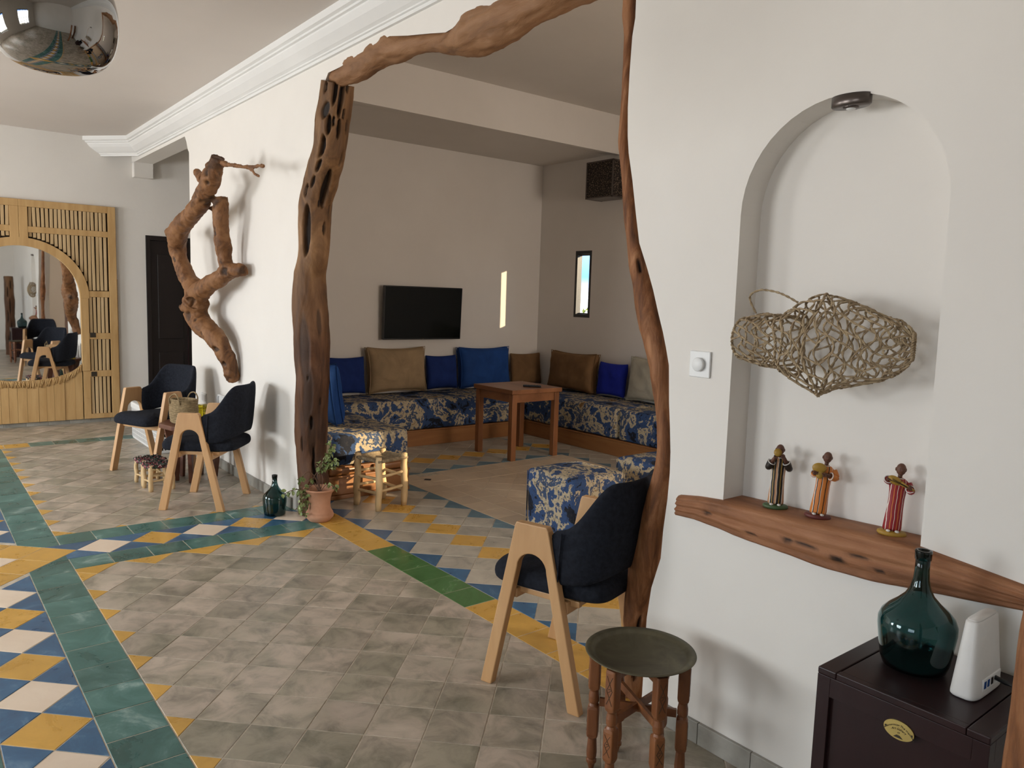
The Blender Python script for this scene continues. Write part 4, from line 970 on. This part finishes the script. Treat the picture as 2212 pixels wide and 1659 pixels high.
M['robe3'] = robe_mat('red_striped_robe', [(0, Rd), (.14, Wt), (.165, Rd), (.30, O), (.33, Rd), (.45, Wt), (.475, Rd), (.60, O), (.63, Rd), (.74, Wt), (.765, Rd), (.86, O), (.885, Rd)])
M['fgreen'] = mat('green_paint', .5, (.055, .095, .035))[0]; M['fmar'] = mat('maroon_paint', .5, (.12, .025, .02))[0]; M['fyel'] = mat('mustard_paint', .5, (.38, .22, .03))[0]
M['fwhite'] = mat('white_paint', .5, (.72, .68, .64))[0]; M['k1'] = mat('black_robe_paint', .5, K)[0]; M['k2'] = mat('orange_robe_paint', .5, O)[0]; M['k3'] = mat('red_robe_paint', .5, Rd)[0]
def figurine(label, x, z0, robe, sleeve, basem, pose, tilt=.05, H=.212):
    t_ = thing('musician_figurine', label, 'figurine', (x, 2.098, z0), rz=.55, ry=0); t_.rotation_euler = (0, tilt, .62)
    t_['group'] = 'painted clay musicians on the niche sill'
    bm = bmesh.new(); lathe(bm, [(.001, 0), (.034, 0), (.038, .004), (.037, .009), (.033, .012), (.001, .012)], 24, 0, -.004, 1, .72); obj('base', bm, basem, t_, True)
    prof = [(.0225, .013), (.0235, .02), (.0225, .04), (.0205, .07), (.0200, .10), (.0215, .125), (.0245, .140), (.0235, .149), (.016, .156), (.008, .160)]
    bm = bmesh.new(); lathe(bm, prof, 32, 0, 0, 1, .62)
    for v in bm.verts:
        if v.co.z < .11: a = math.atan2(v.co.y, v.co.x); k = 1+.05*math.sin(a*9)*(1-v.co.z/.11); v.co.x *= k; v.co.y *= k
    obj('robe', bm, robe, t_, True)
    bm = bmesh.new(); ell(bm, (0, -.002, .166), (.006, .006, .010)); ell(bm, (0, -.003, .183), (.0125, .0135, .0165), 16)
    ell(bm, (0, -.0165, .182), (.002, .003, .0035), 8); ell(bm, (-.0125, -.001, .182), (.002, .004, .005), 8); ell(bm, (.0125, -.001, .182), (.002, .004, .005), 8)
    ell(bm, (0, -.0155, .1735), (.0045, .002, .0013), 8); obj('head', bm, 'skin', t_, True)
    bm = bmesh.new(); ell(bm, (-.005, -.0145, .186), (.0016, .0012, .001), 6); ell(bm, (.005, -.0145, .186), (.0016, .0012, .001), 6); obj('eyes', bm, 'ink', t_, True)
    for s in (-1, 1):
        bm = bmesh.new(); ell(bm, (s*.011-.002, -.021, .0145), (.006, .008, .0035), 8); obj('shoe', bm, 'fwhite', t_, True)
    hands = {0: ((-.013, -.030, .166), (.008, -.026, .168)), 1: ((-.030, -.026, .138), (-.004, -.028, .136)), 2: ((-.030, -.022, .158), (.021, -.026, .142))}[pose]
    for i, s in enumerate((-1, 1)):
        sh = Vector((s*.022, 0, .146)); h = Vector(hands[i]); el = Vector((s*.030, -.010, (.128 if pose != 2 or s > 0 else .15)))
        bm = bmesh.new(); tube(bm, smooth_path([sh, el, el.lerp(h, .45)], .004), [.0105]*len(smooth_path([sh, el, el.lerp(h, .45)], .004)), 10); obj('sleeve', bm, sleeve, t_, True)
        c = el.lerp(h, .45); d = (h-el).normalized(); e1 = d.cross(Vector((0, 0, 1))).normalized(); e2 = d.cross(e1)
        bm = bmesh.new(); tube(bm, [c+(e1*math.cos(a*PI/8)+e2*math.sin(a*PI/8))*.0105 for a in range(16)], .0016, 5, closed=True); obj('white_cuff', bm, 'fwhite', t_, True)
        bm = bmesh.new(); tube(bm, [c, c.lerp(h, .5), h], [.007, .0058, .005], 8); ell(bm, h, (.0062, .0048, .0062), 8)
        for f in range(4): tube(bm, [h+Vector((-.004+.0027*f, -.002, .002)), h+Vector((-.005+.003*f, -.007, .000)), h+Vector((-.004+.003*f, -.009, -.005))], .0014, 5)
        tube(bm, [h+Vector((-s*.004, -.001, -.001)), h+Vector((-s*.008, -.004, .003))], .0016, 5); obj('hand', bm, 'skin', t_, True)
    bm = bmesh.new()
    if pose == 0:
        lathe(bm, [(.003, -.008), (.004, 0), (.006, .006), (.0115, .014), (.012, .016), (.001, .013)], 16)
        for v in bm.verts: v.co = Matrix.Rotation(PI/2-.2, 3, 'X') @ v.co+Vector((-.009, -.030, .178))
        obj('horn', bm, 'fyel', t_, True)
    elif pose == 1:
        ell(bm, (-.020, -.024, .152), (.020, .007, .015), 16); ell(bm, (-.016, -.025, .134), (.011, .006, .014), 12); obj('drum', bm, 'fyel', t_, True)
    else:
        ell(bm, (-.016, -.026, .155), (.019, .006, .011), 16, Matrix.Rotation(.45, 3, 'Y')); tube(bm, [(-.002, -.028, .150), (.015, -.029, .142), (.034, -.028, .134)], [.006, .004, .003], 8)
        obj('lute', bm, 'fyel', t_, True); bm = bmesh.new()
        for k in range(3): tube(bm, [(-.024, -.033, .160-.003*k), (-.002, -.034, .1505-.0015*k), (.028, -.032, .137-.001*k)], .0006, 4)
        obj('strings', bm, 'ink', t_)
    bm = bmesh.new(); tube(bm, [(.010*math.cos(a*PI/8), .007*math.sin(a*PI/8)-.002, .158) for a in range(16)], .0015, 5, closed=True); obj('white_collar', bm, 'fwhite', t_, True)
figurine('clay musician in black and beige striped robe blowing a horn, green base', -1.302, .8535, 'robe1', 'k1', 'fgreen', 0, .02)
figurine('clay musician in orange striped robe holding a yellow drum, maroon base', -1.162, .8565, 'robe2', 'k2', 'fmar', 1, .09)
figurine('clay musician in red striped robe playing a lute, mustard base', -.945, .8625, 'robe3', 'k3', 'fyel', 2, .06)
t_ = thing('recessed_spotlight', 'dark oval spotlight fixed in the crown of the arched niche', 'spotlight', (-1.13, 2.055, 2.04))
bm = bmesh.new(); lathe(bm, [(.001, -.022), (.050, -.022), (.055, -.018), (.055, .008), (.001, .010)], 36, 0, 0, 1, .62); obj('housing', bm, 'nickel', t_, True)
bm = bmesh.new(); lathe(bm, [(.001, -.026), (.020, -.026), (.022, -.020), (.001, -.019)], 24); obj('lens_ring', bm, 'nickel', t_, True)
bm = bmesh.new(); lathe(bm, [(.001, -.028), (.012, -.028), (.013, -.024), (.001, -.023)], 20); obj('lens', bm, 'whitep', t_, True)
t_ = thing('dimmer_switch', 'white square wall switch with round dial left of the niche', 'light switch', (-1.577, 2.0495, 1.277))
obj('faceplate', bx(-.041, .041, -.008, 0, -.043, .043, bev=.003), 'whitep', t_)
bm = bmesh.new(); lathe(bm, [(.001, 0), (.022, 0), (.023, .010), (.020, .013), (.001, .013)], 32)
for v in bm.verts: v.co = Matrix.Rotation(PI/2, 3, 'X') @ v.co+Vector((0, -.008, 0))
obj('dial', bm, 'whitep', t_, True)
def socket(label, x, z, w=.15, n=2, cat='socket'):
    t_ = thing('wall_socket', label, cat, (x, 2.0495, z)); obj('faceplate', bx(-w/2, w/2, -.007, 0, -.042, .042, bev=.003), 'whitep', t_)
    for i in range(n):
        cx = (i-(n-1)/2)*w/n; obj('insert', bx(cx-.022, cx+.022, -.0085, -.006, -.026, .026), 'white', t_)
socket('white double wall socket low on the wall behind the farthest armchair', -6.86, .535)
socket('white double switch plate on the wall right of the niche, seen in the mirror', -.15, 1.20, .16)

# ------------------------------------------------------------------ cabinet, router, plaque
t_ = thing('mahogany_cabinet', 'small dark mahogany cabinet against the white wall under the niche', 'cabinet', (-.715, 1.858, 0)); hx, hy = .187, .172
obj('carcass', bx(-hx+.012, hx-.012, -hy+.012, hy-.004, .05, .590), 'mahog', t_)
for sx in (-1, 1):
    for sy in (-1, 1): obj('corner_post', bx(sx*hx-.0-(.032 if sx > 0 else 0), sx*hx+(.032 if sx < 0 else 0), sy*hy-(.032 if sy > 0 else 0), sy*hy+(.032 if sy < 0 else 0), 0, .603, bev=.001), 'mahog', t_)
for sy in (-1, 1): obj('rail', bx(-hx+.032, hx-.032, *(sorted((sy*hy, sy*(hy-.02)))), .555, .603, bev=.001), 'mahog', t_); obj('rail', bx(-hx+.032, hx-.032, *(sorted((sy*hy, sy*(hy-.02)))), .05, .10, bev=.002), 'mahog', t_)
for sx in (-1, 1): obj('rail', bx(*(sorted((sx*hx, sx*(hx-.02)))), -hy+.032, hy-.032, .555, .603, bev=.001), 'mahog', t_); obj('rail', bx(*(sorted((sx*hx, sx*(hx-.02)))), -hy+.032, hy-.032, .05, .10, bev=.002), 'mahog', t_)
bm = bmesh.new(); box(bm, -hx-.0005, -hx+.045, -hy-.0005, hy, .6035, .620, .003); obj('top_edge', bm, 'mahog', t_); bm = bmesh.new(); box(bm, hx-.045, hx+.0005, -hy-.0005, hy, .6035, .620, .003); obj('top_edge', bm, 'mahog', t_)
bm = bmesh.new(); box(bm, -hx+.046, hx-.046, -hy-.0005, -hy+.020, .6035, .620, .002); obj('top_edge', bm, 'mahog', t_); bm = bmesh.new(); box(bm, -hx+.0475, hx-.0475, -hy+.0205, hy, .6035, .6192, .001); obj('top_panel', bm, 'mahog', t_)
obj('knob', lathe(bmesh.new(), [(.001, .30), (.008, .30), (.011, .308), (.008, .316), (.001, .316)], 16, -hx-.008, 0), 'nickel', t_, True)
# oval maker's plate with two screws, curved lines of lettering
pl2 = obj('oval_plate', poly_prism([(.033*math.cos(a*PI/24), .0215*math.sin(a*PI/24)) for a in range(48)], -.0025, 0, 'y'), 'gold', t_); pl2.location = (.010, -hy+.0115, .552); pl2['label'] = 'oval gold maker plate with dark lettering'
pl2.location = (.010, -hy-.0005, .552)
def text_mesh(s, size, loc, parent, name='lettering', shear=.3, arc=None):
    cu = D.curves.new('t', 'FONT'); cu.body = s; cu.size = size; cu.align_x = 'CENTER'; cu.align_y = 'CENTER'; cu.extrude = .0002; cu.shear = shear
    o = D.objects.new('t', cu); C.objects.link(o); dg = bpy.context.evaluated_depsgraph_get(); me = D.meshes.new_from_object(o.evaluated_get(dg)); D.objects.remove(o)
    for v in me.vertices:
        if arc: v.co.y += arc-abs(v.co.x)**2*18
        v.co = Vector((v.co.x, -v.co.z, v.co.y))
    me.materials.clear(); o = obj(name, me, 'ink', parent); o.location = loc; return o
try:
    text_mesh('dalumarocan The mandal', .0066, (0, -.0030, .0085), pl2, arc=.003); text_mesh('Art Gallery', .0070, (0, -.0030, .002), pl2, arc=.001); text_mesh('Of', .005, (0, -.0030, -.0055), pl2)
except Exception as e: print('text', e)
obj('emblem', poly_prism([(-.010, -.017), (-.004, -.0115), (.003, -.0115), (.010, -.017)], -.0035, -.0025, 'y'), 'ink', pl2)
for s in (-1, 1): obj('screw', poly_prism([(s*.0285+.0018*math.cos(a*PI/6), .0018*math.sin(a*PI/6)) for a in range(12)], -.0035, -.0025, 'y'), 'ink', pl2)
# router
t_ = thing('wifi_router', 'upright white plastic internet router on the mahogany cabinet', 'router', (-.632, 1.885, .6205), 0)
bm = bmesh.new(); R = []
for z, w, l in ((0, .0285, .078), (.004, .031, .082), (.01, .031, .082), (.168, .0175, .060), (.172, .0155, .058)):
    R.append([(w*math.copysign(abs(math.cos(a))**.55, math.cos(a)), l*math.copysign(abs(math.sin(a))**.38, math.sin(a))+.0*z, z) for a in [2*PI*j/36 for j in range(36)]])
rings(bm, R); obj('housing', bm, 'white', t_, True)
bm = bmesh.new(); rings(bm, [[(w*math.copysign(abs(math.cos(a))**.55, math.cos(a)), l*math.copysign(abs(math.sin(a))**.38, math.sin(a)), z) for a in [2*PI*j/36 for j in range(36)]] for z, w, l in ((.1725, .0135, .0555), (.1745, .0130, .055))]); obj('top_cap', bm, 'white', t_, True)
obj('port_panel', bx(.0262, .0305, -.045, .055, .014, .044, bev=.002), 'whitep', t_)
for i, y in enumerate((-.034, -.016, .004)): obj('port', bx(.0300, .0315, y-.005, y+.005, .022, .038), 'vblue' if i < 2 else 'black', t_)
bm = bmesh.new(); P = smooth_path([(.030, .022, .032), (.055, .015, .031), (.085, .010, .028), (.12, .0, .026), (.165, -.02, .024), (.19, -.03, -.06), (.195, -.03, -.30)], .01); tube(bm, P, [.0055 if i < 3 else .0028 for i in range(len(P))], 8)
tag(obj('power_cable', bm, 'black', None, True), 'black power cable plugged into the white router', 'cable').location = (-.632, 1.885, .6205)

# ------------------------------------------------------------------ brass tray table
t_ = thing('tray_table', 'folding turned-wood table with round tarnished brass tray top', 'table', (-1.50, 1.735, 0), math.radians(8))
obj('tray', lathe(bmesh.new(), [(.001, .398), (.135, .398), (.142, .399), (.150, .406), (.166, .409), (.169, .411), (.168, .413), (.150, .410), (.143, .404), (.136, .4015), (.001, .4015)], 72), 'brass', t_, True)
def turned_leg(parent, a):
    r = .136; x, y = r*math.cos(a), r*math.sin(a)
    lg = thing('leg', '', ''); [lg.__delitem__(k) for k in ('label', 'category')]; D.objects.remove(lg)
    bm = bmesh.new(); R = []
    segs = [(0, 'r', .007), (.012, 'r', .010), (.022, 'r', .0125), (.026, 'r', .0165), (.034, 'r', .0165), (.038, 'r', .0125), (.044, 'r', .0155), (.060, 'r', .0165), (.105, 'r', .0135), (.110, 'r', .0165), (.114, 's', .0175), (.122, 's', .019), (.205, 's', .019), (.212, 's', .0175), (.215, 'r', .0165), (.222, 'r', .0135), (.228, 'r', .0165), (.245, 'r', .0165), (.262, 'r', .0135), (.268, 'r', .0165), (.272, 's', .0175), (.280, 's', .019), (.388, 's', .019), (.397, 's', .018)]
    for z, k, rr_ in segs:
        e = 1.0 if k == 'r' else .32; ring = []
        for j in range(20):
            b_ = 2*PI*j/20+PI/4; cx = rr_*math.copysign(abs(math.cos(b_))**e, math.cos(b_))*(1 if k == 'r' else .95); cy = rr_*math.copysign(abs(math.sin(b_))**e, math.sin(b_))*(1 if k == 'r' else .95)
            ring.append((x+cx*math.cos(a)-cy*math.sin(a), y+cx*math.sin(a)+cy*math.cos(a), z))
        R.append(ring)
    rings(bm, R); o = obj('leg', bm, 'carved', parent, False)
    bm = bmesh.new()  # incised crosses on the outward faces
    for z0, z1 in ((.125, .203), (.285, .385)):
        n = 2 if z1-z0 > .09 else 1; hh = (z1-z0)/2
        zm = (z0+z1)/2
        for (p, q) in ((( -.010, z0+.006), (.010, zm)), ((.010, z0+.006), (-.010, zm)), ((-.010, zm), (.010, z1-.006)), ((.010, zm), (-.010, z1-.006)), ((-.004, zm-.006), (.006, zm+.004)), ((-.004, zm+.004), (.004, zm+.006))):
            d = .0182; P = [Vector((x, y, 0))+Vector((math.cos(a)*d-p_*math.sin(a), math.sin(a)*d+p_*math.cos(a), zz)) for p_, zz in (p, q)]; tube(bm, P, .0009, 4)
    stuff(obj('carved_lines', bm, 'ink', o))
for k in range(6): turned_leg(t_, k*PI/3+PI/6)
for k in range(3):
    a0 = k*PI/3+PI/6
    for off in (0, PI):
        a, b_ = a0+off, a0+PI+off
    p, q = Vector((.118*math.cos(a0), .118*math.sin(a0), 0)), Vector((-.118*math.cos(a0), -.118*math.sin(a0), 0)); d = (q-p).normalized(); s = Vector((-d.y, d.x, 0))*.0055
    for z0, z1 in ((.215+.006*k, .24+.006*k), (.36, .385)):
        bm = bmesh.new()
        up_ = [(p+s, z0), (q+s, z0+(0 if z1 < .3 else 0)), (q-s, z0), (p-s, z0)]
        va = [bm.verts.new((v.x, v.y, z0)) for v, _ in up_]; vb = [bm.verts.new((v.x, v.y, z1)) for v, _ in up_]
        bm.faces.new(va[::-1]); bm.faces.new(vb)
        for i in range(4): bm.faces.new((va[i], va[(i+1) % 4], vb[(i+1) % 4], vb[i]))
        obj('stretcher', bm, 'carved', t_)

# ------------------------------------------------------------------ far corner group
t_ = thing('carved_table', 'low carved reddish octagonal table between the two far armchairs', 'table', (-6.13, 1.765, 0), .2)
oc = [(.262*math.cos(PI/8+k*PI/4), .262*math.sin(PI/8+k*PI/4)) for k in range(8)]
M['redwood'] = noisy('red_brown_wood', [(.3, (.085, .026, .014)), (.7, (.15, .055, .030))], 9, .4, bs=.1)
obj('tabletop', poly_prism(oc, .415, .45, 'z', bev=.004), 'redwood', t_)
for k in range(6):
    a = k*PI/3+.3; pts = [(.0, .0), (.028, .0), (.040, .10), (.055, .24), (.085, .33), (.10, .414), (-.05, .414), (-.03, .33), (-.01, .20), (-.006, .10)]
    bm = poly_prism(pts, -.014, .014, 'y', bev=.003)
    for v in bm.verts: x = v.co.x+.13; y = v.co.y; v.co.x, v.co.y = (x*math.cos(a)-y*math.sin(a), x*math.sin(a)+y*math.cos(a))
    obj('leg', bm, 'redwood', t_)
obj('carved_apron', poly_prism([(x*.72, y*.72) for x, y in oc], .34, .413, 'z'), 'redwood', t_)
t_ = thing('straw_basket', 'small lidless straw basket with two looped handles on the carved table', 'basket', (-6.10, 1.67, .4512), .4)
prof = [(.001, 0), (.085, 0), (.100, .006)]
for k in range(13):
    z = .010+k*.0135; r = .104+.010*math.sin(k/13*PI)-.004*k/13; prof += [(r-.004, z), (r+.002, z+.004), (r+.002, z+.009), (r-.004, z+.0132)]
prof += [(.100, .186), (.092, .188), (.090, .18), (.094, .02), (.001, .015)]
obj('woven_body', lathe(bmesh.new(), prof, 36, 0, 0, 1.1, .8), 'basket', t_, True)
for s in (-1, 1):
    bm = bmesh.new(); tube(bm, smooth_path([(-.055, s*.080, .150), (-.052, s*.085, .195), (-.025, s*(.08+.01*s), .225), (.025, s*.085, .228), (.052, s*.085, .195), (.055, s*.080, .150)], .008), .0055, 7); obj('handle', bm, 'basket', t_, True)
t_ = thing('yellow_glass_jar', 'small yellow glass jar with lid on the carved table beside the basket', 'jar', (-6.30, 1.865, .4512))
bm = lathe(bmesh.new(), [(.001, 0), (.046, 0), (.050, .006), (.050, .070), (.046, .076), (.001, .076)], 28); obj('jar_body', bm, 'yglass', t_, True)
bm = lathe(bmesh.new(), [(.001, .078), (.050, .078), (.053, .084), (.051, .100), (.040, .106), (.001, .108)], 28); obj('lid', bm, 'yglass', t_, True)
t_ = thing('lattice_box', 'low white plastic storage box with pierced lattice sides in the passage mouth', 'storage box', (-7.66, 1.88, 0))
x0, x1, y0, y1 = -.50, .44, -.13, .13
bm = bmesh.new(); nx, nz = 40, 7
for i in range(nx+1): x = x0+(x1-x0)*i/nx; box(bm, x-.006, x+.006, y0-.003, y0+.003, .02, .30)
for j in range(nz+1):
    z = .02+.28*j/nz; box(bm, x0, x1, y0-.004, y0+.004, z-.003, z+.003)
for i in range(11): y = y0+(y1-y0)*i/10; box(bm, x0-.003, x0+.003, y-.004, y+.004, .02, .30); box(bm, x1-.003, x1+.003, y-.004, y+.004, .02, .30)
for j in range(nz+1): z = .02+.28*j/nz; box(bm, x0-.004, x0+.004, y0, y1, z-.006, z+.006); box(bm, x1-.004, x1+.004, y0, y1, z-.006, z+.006)
stuff(obj('lattice', bm, 'whitep', t_)); obj('base', bx(x0, x1, y0, y1, 0, .02, bev=.004), 'whitep', t_)
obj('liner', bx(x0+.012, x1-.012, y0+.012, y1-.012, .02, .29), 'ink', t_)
obj('lid', bx(x0-.01, x1+.01, y0-.012, y1+.012, .30, .36, bev=.012), 'whitep', t_)
t_ = thing('plastic_tray', 'white plastic tray with handle slot leaning on the wall behind the carved table', 'tray', (-6.02, 1.975, .4515), rx=.04)
bm = bmesh.new(); pts = [(-.19, 0), (.19, 0)]+[(.19-.03+.03*math.cos(a*PI/12), .165+.03*math.sin(a*PI/12)) for a in range(7)]+[(-.16-.03*math.sin(a*PI/12), .165+.03*math.cos(a*PI/12)) for a in range(7)]
obj('tray_back', poly_prism(pts, -.004, .004, 'y'), 'whitep', t_)
bm = bmesh.new(); tube(bm, [(-.186, -.008, 0), (-.186, -.008, .17), (-.165, -.008, .192), (.165, -.008, .192), (.186, -.008, .17), (.186, -.008, 0)], .009, 8); obj('rim', bm, 'whitep', t_, True)
# ------------------------------------------------------------------ mirror of old lath doors
XM = -9.298
t_ = thing('lath_mirror', 'tall mirror framed by pale lath doors leaning on the far wall', 'mirror', (XM, .98, .045))
X0, X1 = .0, .045                      # local thickness towards the room
def mp(name, y0, y1, z0, z1, x0, x1, m_='cane', bev=.003, par=None): return obj(name, bx(x0, x1, y0, y1, z0, z1, bev=bev), m_, par or t_)
HW, HH = .885, 2.275
obj('backing_board', bx(0, .006, -HW+.01, HW-.01, .01, HH-.01), 'void', t_)
# mirror opening: arch top radius .525 at z 1.35, sides to z .62, lower arc
ow = .53; za, zl = 1.295, .62
arch = [(ow*math.cos(a*PI/32), za+ow*.98*math.sin(a*PI/32)) for a in range(33)]+[(-ow, zl)]+[(-ow*math.cos(a*PI/16), zl-.20*math.sin(a*PI/16)) for a in range(1, 16)]+[(ow, zl)]
obj('mirror_glass', poly_prism([(y, z) for y, z in arch], .016, .020, 'x'), 'mirror', t_)
ring_o = [(y*(1+.16/ (abs(y)+.53)*1.0) if False else y+.085*(y/ow), (z+.085*max(0, (z-za))/ow) if z > za else z) for y, z in arch[:33]]
bm = bmesh.new(); A = arch[:33]; Bo = ring_o
for i in range(32):
    q = [A[i], Bo[i], Bo[i+1], A[i+1]]; f0 = [bm.verts.new((.044, y, z)) for y, z in q]; bm.faces.new(f0[::-1]); f1 = [bm.verts.new((.010, y, z)) for y, z in q]
    bm.faces.new((f1[0], f1[3], f0[3], f0[0])); bm.faces.new((f1[1], f1[2], f0[2], f0[1]))
bmesh.ops.remove_doubles(bm, verts=bm.verts, dist=1e-5); bmesh.ops.recalc_face_normals(bm, faces=bm.faces); obj('arch_trim', bm, 'cane', t_)
for s in (-1, 1):
    mp('side_trim', *sorted((s*ow, s*(ow+.075))), zl-.10, za, .010, .044)
    mp('stile', *sorted((s*(HW-.075), s*HW)), 0, HH, .006, .040)
    mp('stile', *sorted((s*(ow+.005), s*(ow+.075))), 0, zl-.10, .006, .036)
    mp('rail', *sorted((s*.0, s*(HW-.075))), HH-.07, HH, .006, .040)
    mp('rail', *sorted((s*.0, s*(HW-.075))), HH-.325, HH-.265, .006, .040)
    for z in (1.31, .86, .455, .0): mp('rail', *sorted((s*(ow+.075), s*(HW-.075))), z, z+.065 if z else .05, .006, .040)
    for z in (.875, .455): mp('hinge_plate', *sorted((s*(ow+.08), s*(ow+.135))), z+.005, z+.055, .040, .044, 'ink')
mp('meeting_stile', -.078, -.001, za+ow-.005, HH-.07, .006, .042); mp('meeting_stile', .001, .078, za+ow-.005, HH-.07, .006, .042)
# laths
rr = random.Random(2)
def lath(y, z0, z1, w=.0285):
    if z1-z0 < .03: return
    bm = bmesh.new(); box(bm, .012, .030+rr.uniform(-.004, .004), y-w/2, y+w/2, z0, z1, .003)
    k = rr.uniform(-.004, .004)
    for v in bm.verts: v.co.y += k*(v.co.z-z0)/max(.1, z1-z0)
    obj('lath', bm, 'cane2', t_)
ny = 24
for s in (-1, 1):
    y = .098
    while y < HW-.085:
        if True: lath(s*y, HH-.265, HH-.07)
        R_ = ow+.085
        if y < R_-.01: zlo = za+R_*math.sqrt(max(0, 1-(y/R_)**2))
        else: zlo = 1.375
        lath(s*y, min(zlo+.005, HH-.335), HH-.325)
        if y > ow+.085:
            lath(s*y, .925, 1.31); lath(s*y, .52, .86); lath(s*y, .05, .455)
        y += .0378
# lower board panel: planks with an arc-cut top and a fringe of split canes
def arcz(y): return zl-.20*math.sqrt(max(0, 1-(y/ow)**2))
k = -ow+.004; i = 0
while k < ow-.02:
    w = rr.uniform(.065, .115); b_ = min(k+w, ow-.004); n = 5
    pts = [(k+.001, 0), (b_-.001, 0)]+[(b_-.001-(b_-k-.002)*q/n, arcz(b_-(b_-k)*q/n)) for q in range(n+1)]
    obj('plank', poly_prism(pts, .008, .034+rr.uniform(-.004, .004), 'x'), 'cane', t_); k = b_
bm = bmesh.new(); y = -ow+.01
while y < ow-.01:
    z = arcz(y); a = rr.uniform(-.02, .02)-y*.05; tube(bm, [(.040, y, z+.012), (.043, y+a*.5, z-.02), (.040, y+a, z-.055+rr.uniform(-.015, .01))], .0055, 5); y += .0115
stuff(obj('cane_fringe', bm, 'cane', t_, True))
# ragged outer rope-like edge
bm = bmesh.new(); z = .02
while z < HH*.66:
    tube(bm, [(.02, HW-.003, z), (.028, HW+.007, z+.01)], .006, 5); z += .016
stuff(obj('ragged_edge', bm, 'cane', t_, True))
# ------------------------------------------------------------------ dark door in the far wall
t_ = D.objects.new('door_1', None); C.objects.link(t_); t_['kind'] = 'structure'; t_.location = (-9.3, 2.61, 0)
obj('door_leaf', bx(-.045, -.01, -.40, .40, .01, 2.0, bev=.003), 'darkdoor', t_)
bm = bmesh.new()
for q in ((-.44, -.395, 0, 2.05), (.395, .44, 0, 2.05), (-.395, .395, 2.0, 2.05)): box(bm, -.06, .012, q[0], q[1], q[2], q[3], .003)
obj('door_frame', bm, 'darkdoor', t_)
for (a, b_) in ((-.32, -.05), (.05, .32)):
    for c0, c1 in ((.15, .75), (.9, 1.85)):
        bm = bmesh.new(); box(bm, -.012, -.002, a, b_, c0, c1, .006); obj('door_panel', bm, 'darkdoor', t_)
obj('door_edge', bx(-.02, .004, -.006, .006, .02, 1.98), 'mahog', t_)
# ------------------------------------------------------------------ pendant and upright trunks
t_ = thing('pendant_lamp', 'smoked chrome bulbous pendant lamp under the main ceiling', 'pendant lamp', (-2.30, .335, 2.005))
prof = [(.001, 0), (.030, .001), (.065, .005), (.095, .014), (.118, .030), (.134, .054), (.143, .085), (.147, .12), (.146, .16), (.134, .21), (.105, .26), (.060, .30), (.022, .325), (.001, .327)]
obj('shade', lathe(bmesh.new(), prof, 96), 'chrome', t_, True, 1)
obj('cap', lathe(bmesh.new(), [(.001, .325), (.026, .325), (.026, .37), (.001, .375)], 24), 'nickel', t_, True)
obj('cable', lathe(bmesh.new(), [(.001, .37), (.004, .37), (.004, 1.0), (.001, 1.0)], 8), 'black', t_, True)
obj('ceiling_rose', lathe(bmesh.new(), [(.001, .99), (.05, .99), (.055, 1.018), (.001, 1.018)], 24), 'nickel', t_, True)
hl = [(z, th, l, .014, .03) for z, th, l in ((.3, .3, .12), (.55, -.3, .15), (.8, .5, .14), (1.0, -.1, .18), (1.3, .35, .12), (1.45, -.4, .10), (.2, -.5, .1), (.7, 3.0, .14), (1.1, 3.3, .14), (.45, 3.4, .12))]
o = obj('cactus_wood_trunk', log_mesh('cactus_wood_trunk', [[.50, 1.80, 0, .10], [.50, 1.80, .35, .095], [.47, 1.80, .8, .085], [.46, 1.80, 1.2, .09], [.50, 1.8, 1.62, .08]], .014, 64, .10, hl, 0, ref=Vector((-1, -.1, 0)), seed=21), 'post', None, True)
tag(o, 'upright pitted trunk seen at the left edge of the mirror', 'tree trunk')
o = obj('polished_trunk', log_mesh('polished_trunk', [[-.285, 1.13, 0, .056], [-.285, 1.13, .45, .054], [-.283, 1.13, .9, .053], [-.276, 1.13, 1.1, .053], [-.27, 1.13, 1.4, .05], [-.28, 1.13, 1.75, .045]], .012, 40, .08, (), 0, seed=31), 'post2', None, True)
tag(o, 'smooth reddish upright trunk in front of the mahogany cabinet at the right edge', 'tree trunk')

# ------------------------------------------------------------------ groups of repeats
GR = {'armchair': 'black upholstered oak armchairs', 'cushion': 'velvet cushions on the benches', 'pouf': 'camouflage fabric poufs', 'bench_seat': 'camouflage fabric bench seats', 'braided_stool': 'tiny braided stools', 'glass_demijohn': 'green glass demijohns'}
for o in D.objects:
    k = o.name.split('.')[0]
    if o.parent is None and k in GR and 'category' in o: o['group'] = GR[k]
